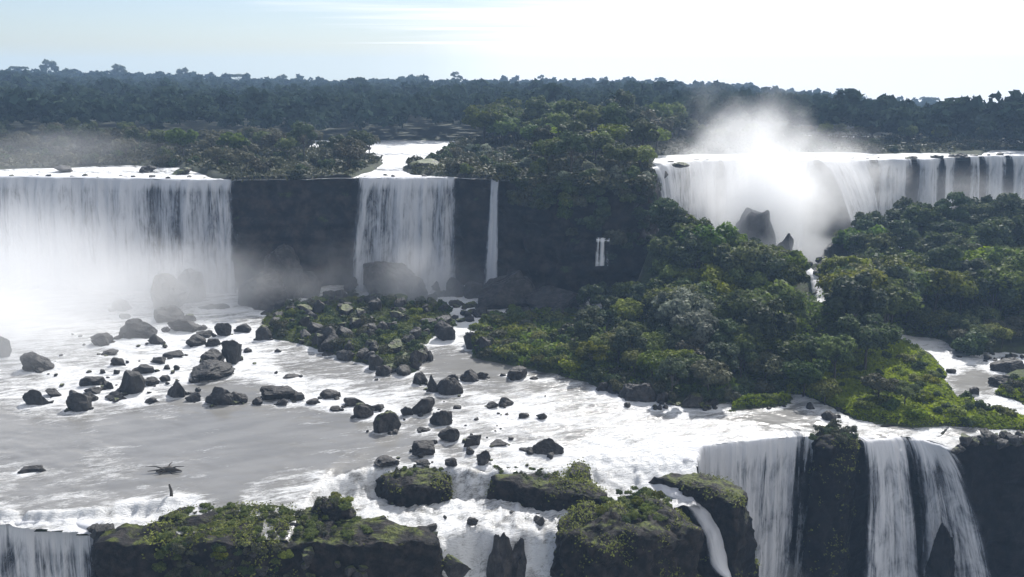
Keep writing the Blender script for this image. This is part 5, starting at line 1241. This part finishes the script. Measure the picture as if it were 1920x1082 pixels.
q = at_dist(330, 214, 6); mist((q.x, q.y, 3), (54, 20, 26), 0.05, 'thin spray round the double rock under the left fall')
q = at_dist(740, 219, 6); mist((q.x, q.y, 2), (58, 14, 26), 0.045, 'low bank of spray along the foot of the dark high cliff', vert=0.5, soft=1.3, wisp=0.5, nscale=2.6, stretch=(2.4, 1, 1))
q = at_dist(775, 219, 6); mist((q.x, q.y, 4), (17, 12, 21), 0.09, 'bright spray rising at the foot of the middle fall', vert=0.5, soft=1.3, wisp=0.3)
q = at_dist(1435, 260, 20); mist((q.x, q.y, 16), (27, 18, 36), 0.30, 'blinding white spray plume boiling up from the right-hand falls', vert=0.6, g=0.42, wisp=0.3, soft=1.2)
q = at_dist(1420, 268, 36); mist((q.x - 3, q.y, 30), (42, 18, 40), 0.095, 'thin outer part of the tall spray plume spreading over the forest', nscale=2.4, g=0.42, vert=0.4, wisp=0.6)
q = at_dist(1560, 268, 20); mist((q.x, q.y, 24), (32, 16, 28), 0.065, 'ragged spray drifting right of the plume over the diagonal streams', nscale=2.4, g=0.42, wisp=0.6)
q = at_dist(1480, 246, 8); mist((q.x, q.y, 6), (42, 14, 13), 0.09, 'spray filling the gorge behind the wooded spur', g=0.42, wisp=0.4)
q = at_dist(100, 246, 32); mist((q.x, q.y, 36), (50, 16, 13), 0.011, 'faint spray rising over the lip of the left fall', wisp=0.5)
q = at_dist(1760, 285, 20); mist((q.x, q.y, 15), (62, 20, 22), 0.016, 'light spray veiling the right-hand row of falls')
q = P(1450, 1075, -24); mist((q.x, q.y - 2, -26), (12, 8, 9), 0.12, 'spray at the foot of the broad near curtain')
q = P(1700, 1075, -24); mist((q.x, q.y - 4, -29), (12, 8, 9), 0.05, 'spray low down below the lacy near fall')

m, N, Lk, out = newmat('haze_air'); v = N('ShaderNodeVolumePrincipled'); v.inputs['Color'].default_value = (0.46, 0.68, 1.0, 1); v.inputs['Density'].default_value = 0.00023; v.inputs['Anisotropy'].default_value = 0.1; Lk(v.outputs[0], out.inputs['Volume'])
bx = [(-2100, -45, -48.5), (2100, -45, -48.5), (2100, 2050, -48.5), (-2100, 2050, -48.5), (-2100, -45, 92), (2100, -45, 92), (2100, 2050, 92), (-2100, 2050, 92)]
hz = obj('haze', mesh_np('haze', bx, [(0, 3, 2, 1), (4, 5, 6, 7), (0, 1, 5, 4), (1, 2, 6, 5), (2, 3, 7, 6), (3, 0, 4, 7)], smooth=False), m); kind(hz, 'stuff', 'thin bluish air haze over the whole valley', 'haze')

# ================================================================== past 300 of a kind: the smallest in view become one object
def merge_rest(name, newname, label, cat, limit=292, keepf=0.6):
    obs = [o for o in COL.objects if o.parent is None and o.name.split('.')[0] == name]
    def size(o):
        m = o.children[0].data if o.type == 'EMPTY' else o.data
        d = (Vector(o.location) - Vector(cam.location)).length; bb = max(o.children[0].dimensions if False else (max(v[k] for v in (o.children[0] if o.type == 'EMPTY' else o).bound_box) - min(v[k] for v in (o.children[0] if o.type == 'EMPTY' else o).bound_box)) for k in (0, 1, 2))
        px, _ = proj(o.location.x, o.location.y, o.location.z)
        return bb * max(o.scale) / d * (1.0 if -60 < px < 1980 else 0.02)
    obs.sort(key=size, reverse=True); rest = obs[limit:]
    if not rest: return
    VV, FV, FS, MI, TI = [], [], [], [], []; off = 0; mats = []
    r_ = np.random.RandomState(8)
    for o in rest:
        src = [(c.data) for c in o.children] if o.type == 'EMPTY' else [o.data]
        mw = np.array(o.matrix_basis)
        for me in src:
            n = len(me.vertices); co = np.empty(n * 3, np.float32); me.vertices.foreach_get('co', co); co = co.reshape(-1, 3); k = me.polygons[0].loop_total
            li = np.empty(len(me.loops), np.int32); me.loops.foreach_get('vertex_index', li); li = li.reshape(-1, k)
            if k == 3: li = np.concatenate([li, li[:, 2:]], 1)[:, :3]
            ti = np.full(n, 0.5, np.float32)
            if 'tint' in me.attributes: me.attributes['tint'].data.foreach_get('value', ti)
            if k == 4 and me.name.split('.')[0] in ('crown', 'shrub'):
                sel = r_.uniform(size=len(li)) < keepf; li = li[sel]; co = co[li.ravel()]; ti = ti[li.ravel()]; li = np.arange(len(co)).reshape(-1, 4)
            co = co @ mw[:3, :3].T + mw[:3, 3]; m = me.materials[0]
            if m not in mats: mats.append(m)
            VV.append(co); FS.append((li + off)); MI.append(np.full(len(li), mats.index(m))); TI.append(ti); off += len(co)
    ks = {f.shape[1] for f in FS}
    assert len(ks) == 1 or True
    me = bpy.data.meshes.new(newname); V = np.concatenate(VV); me.vertices.add(len(V)); me.vertices.foreach_set('co', V.astype(np.float32).ravel())
    lv = np.concatenate([f.ravel() for f in FS]).astype(np.int32); cnt = np.concatenate([np.full(len(f), f.shape[1]) for f in FS]).astype(np.int32)
    me.loops.add(len(lv)); me.loops.foreach_set('vertex_index', lv); me.polygons.add(len(cnt)); st = np.r_[0, np.cumsum(cnt)[:-1]].astype(np.int32); me.polygons.foreach_set('loop_start', st)
    me.polygons.foreach_set('material_index', np.concatenate(MI).astype(np.int32))
    a_ = me.attributes.new('tint', 'FLOAT', 'POINT'); a_.data.foreach_set('value', np.concatenate(TI).astype(np.float32))
    for m in mats: me.materials.append(m)
    me.polygons.foreach_set('use_smooth', np.full(len(cnt), name == 'boulder')); me.update(calc_edges=True); me.validate()
    kind(obj(newname, me), 'stuff', label, cat)
    for o in rest:
        for c in list(o.children): bpy.data.objects.remove(c)
        bpy.data.objects.remove(o)
bpy.context.view_layer.update()
merge_rest('boulder', 'rubble', 'small loose stones strewn between the boulders', 'stones')
merge_rest('shrub', 'low_bushes', 'low bushes filling in between the larger shrubs', 'bushes')
merge_rest('tree', 'distant_trees', 'small hazy trees far back on the plateau and the slopes', 'trees')
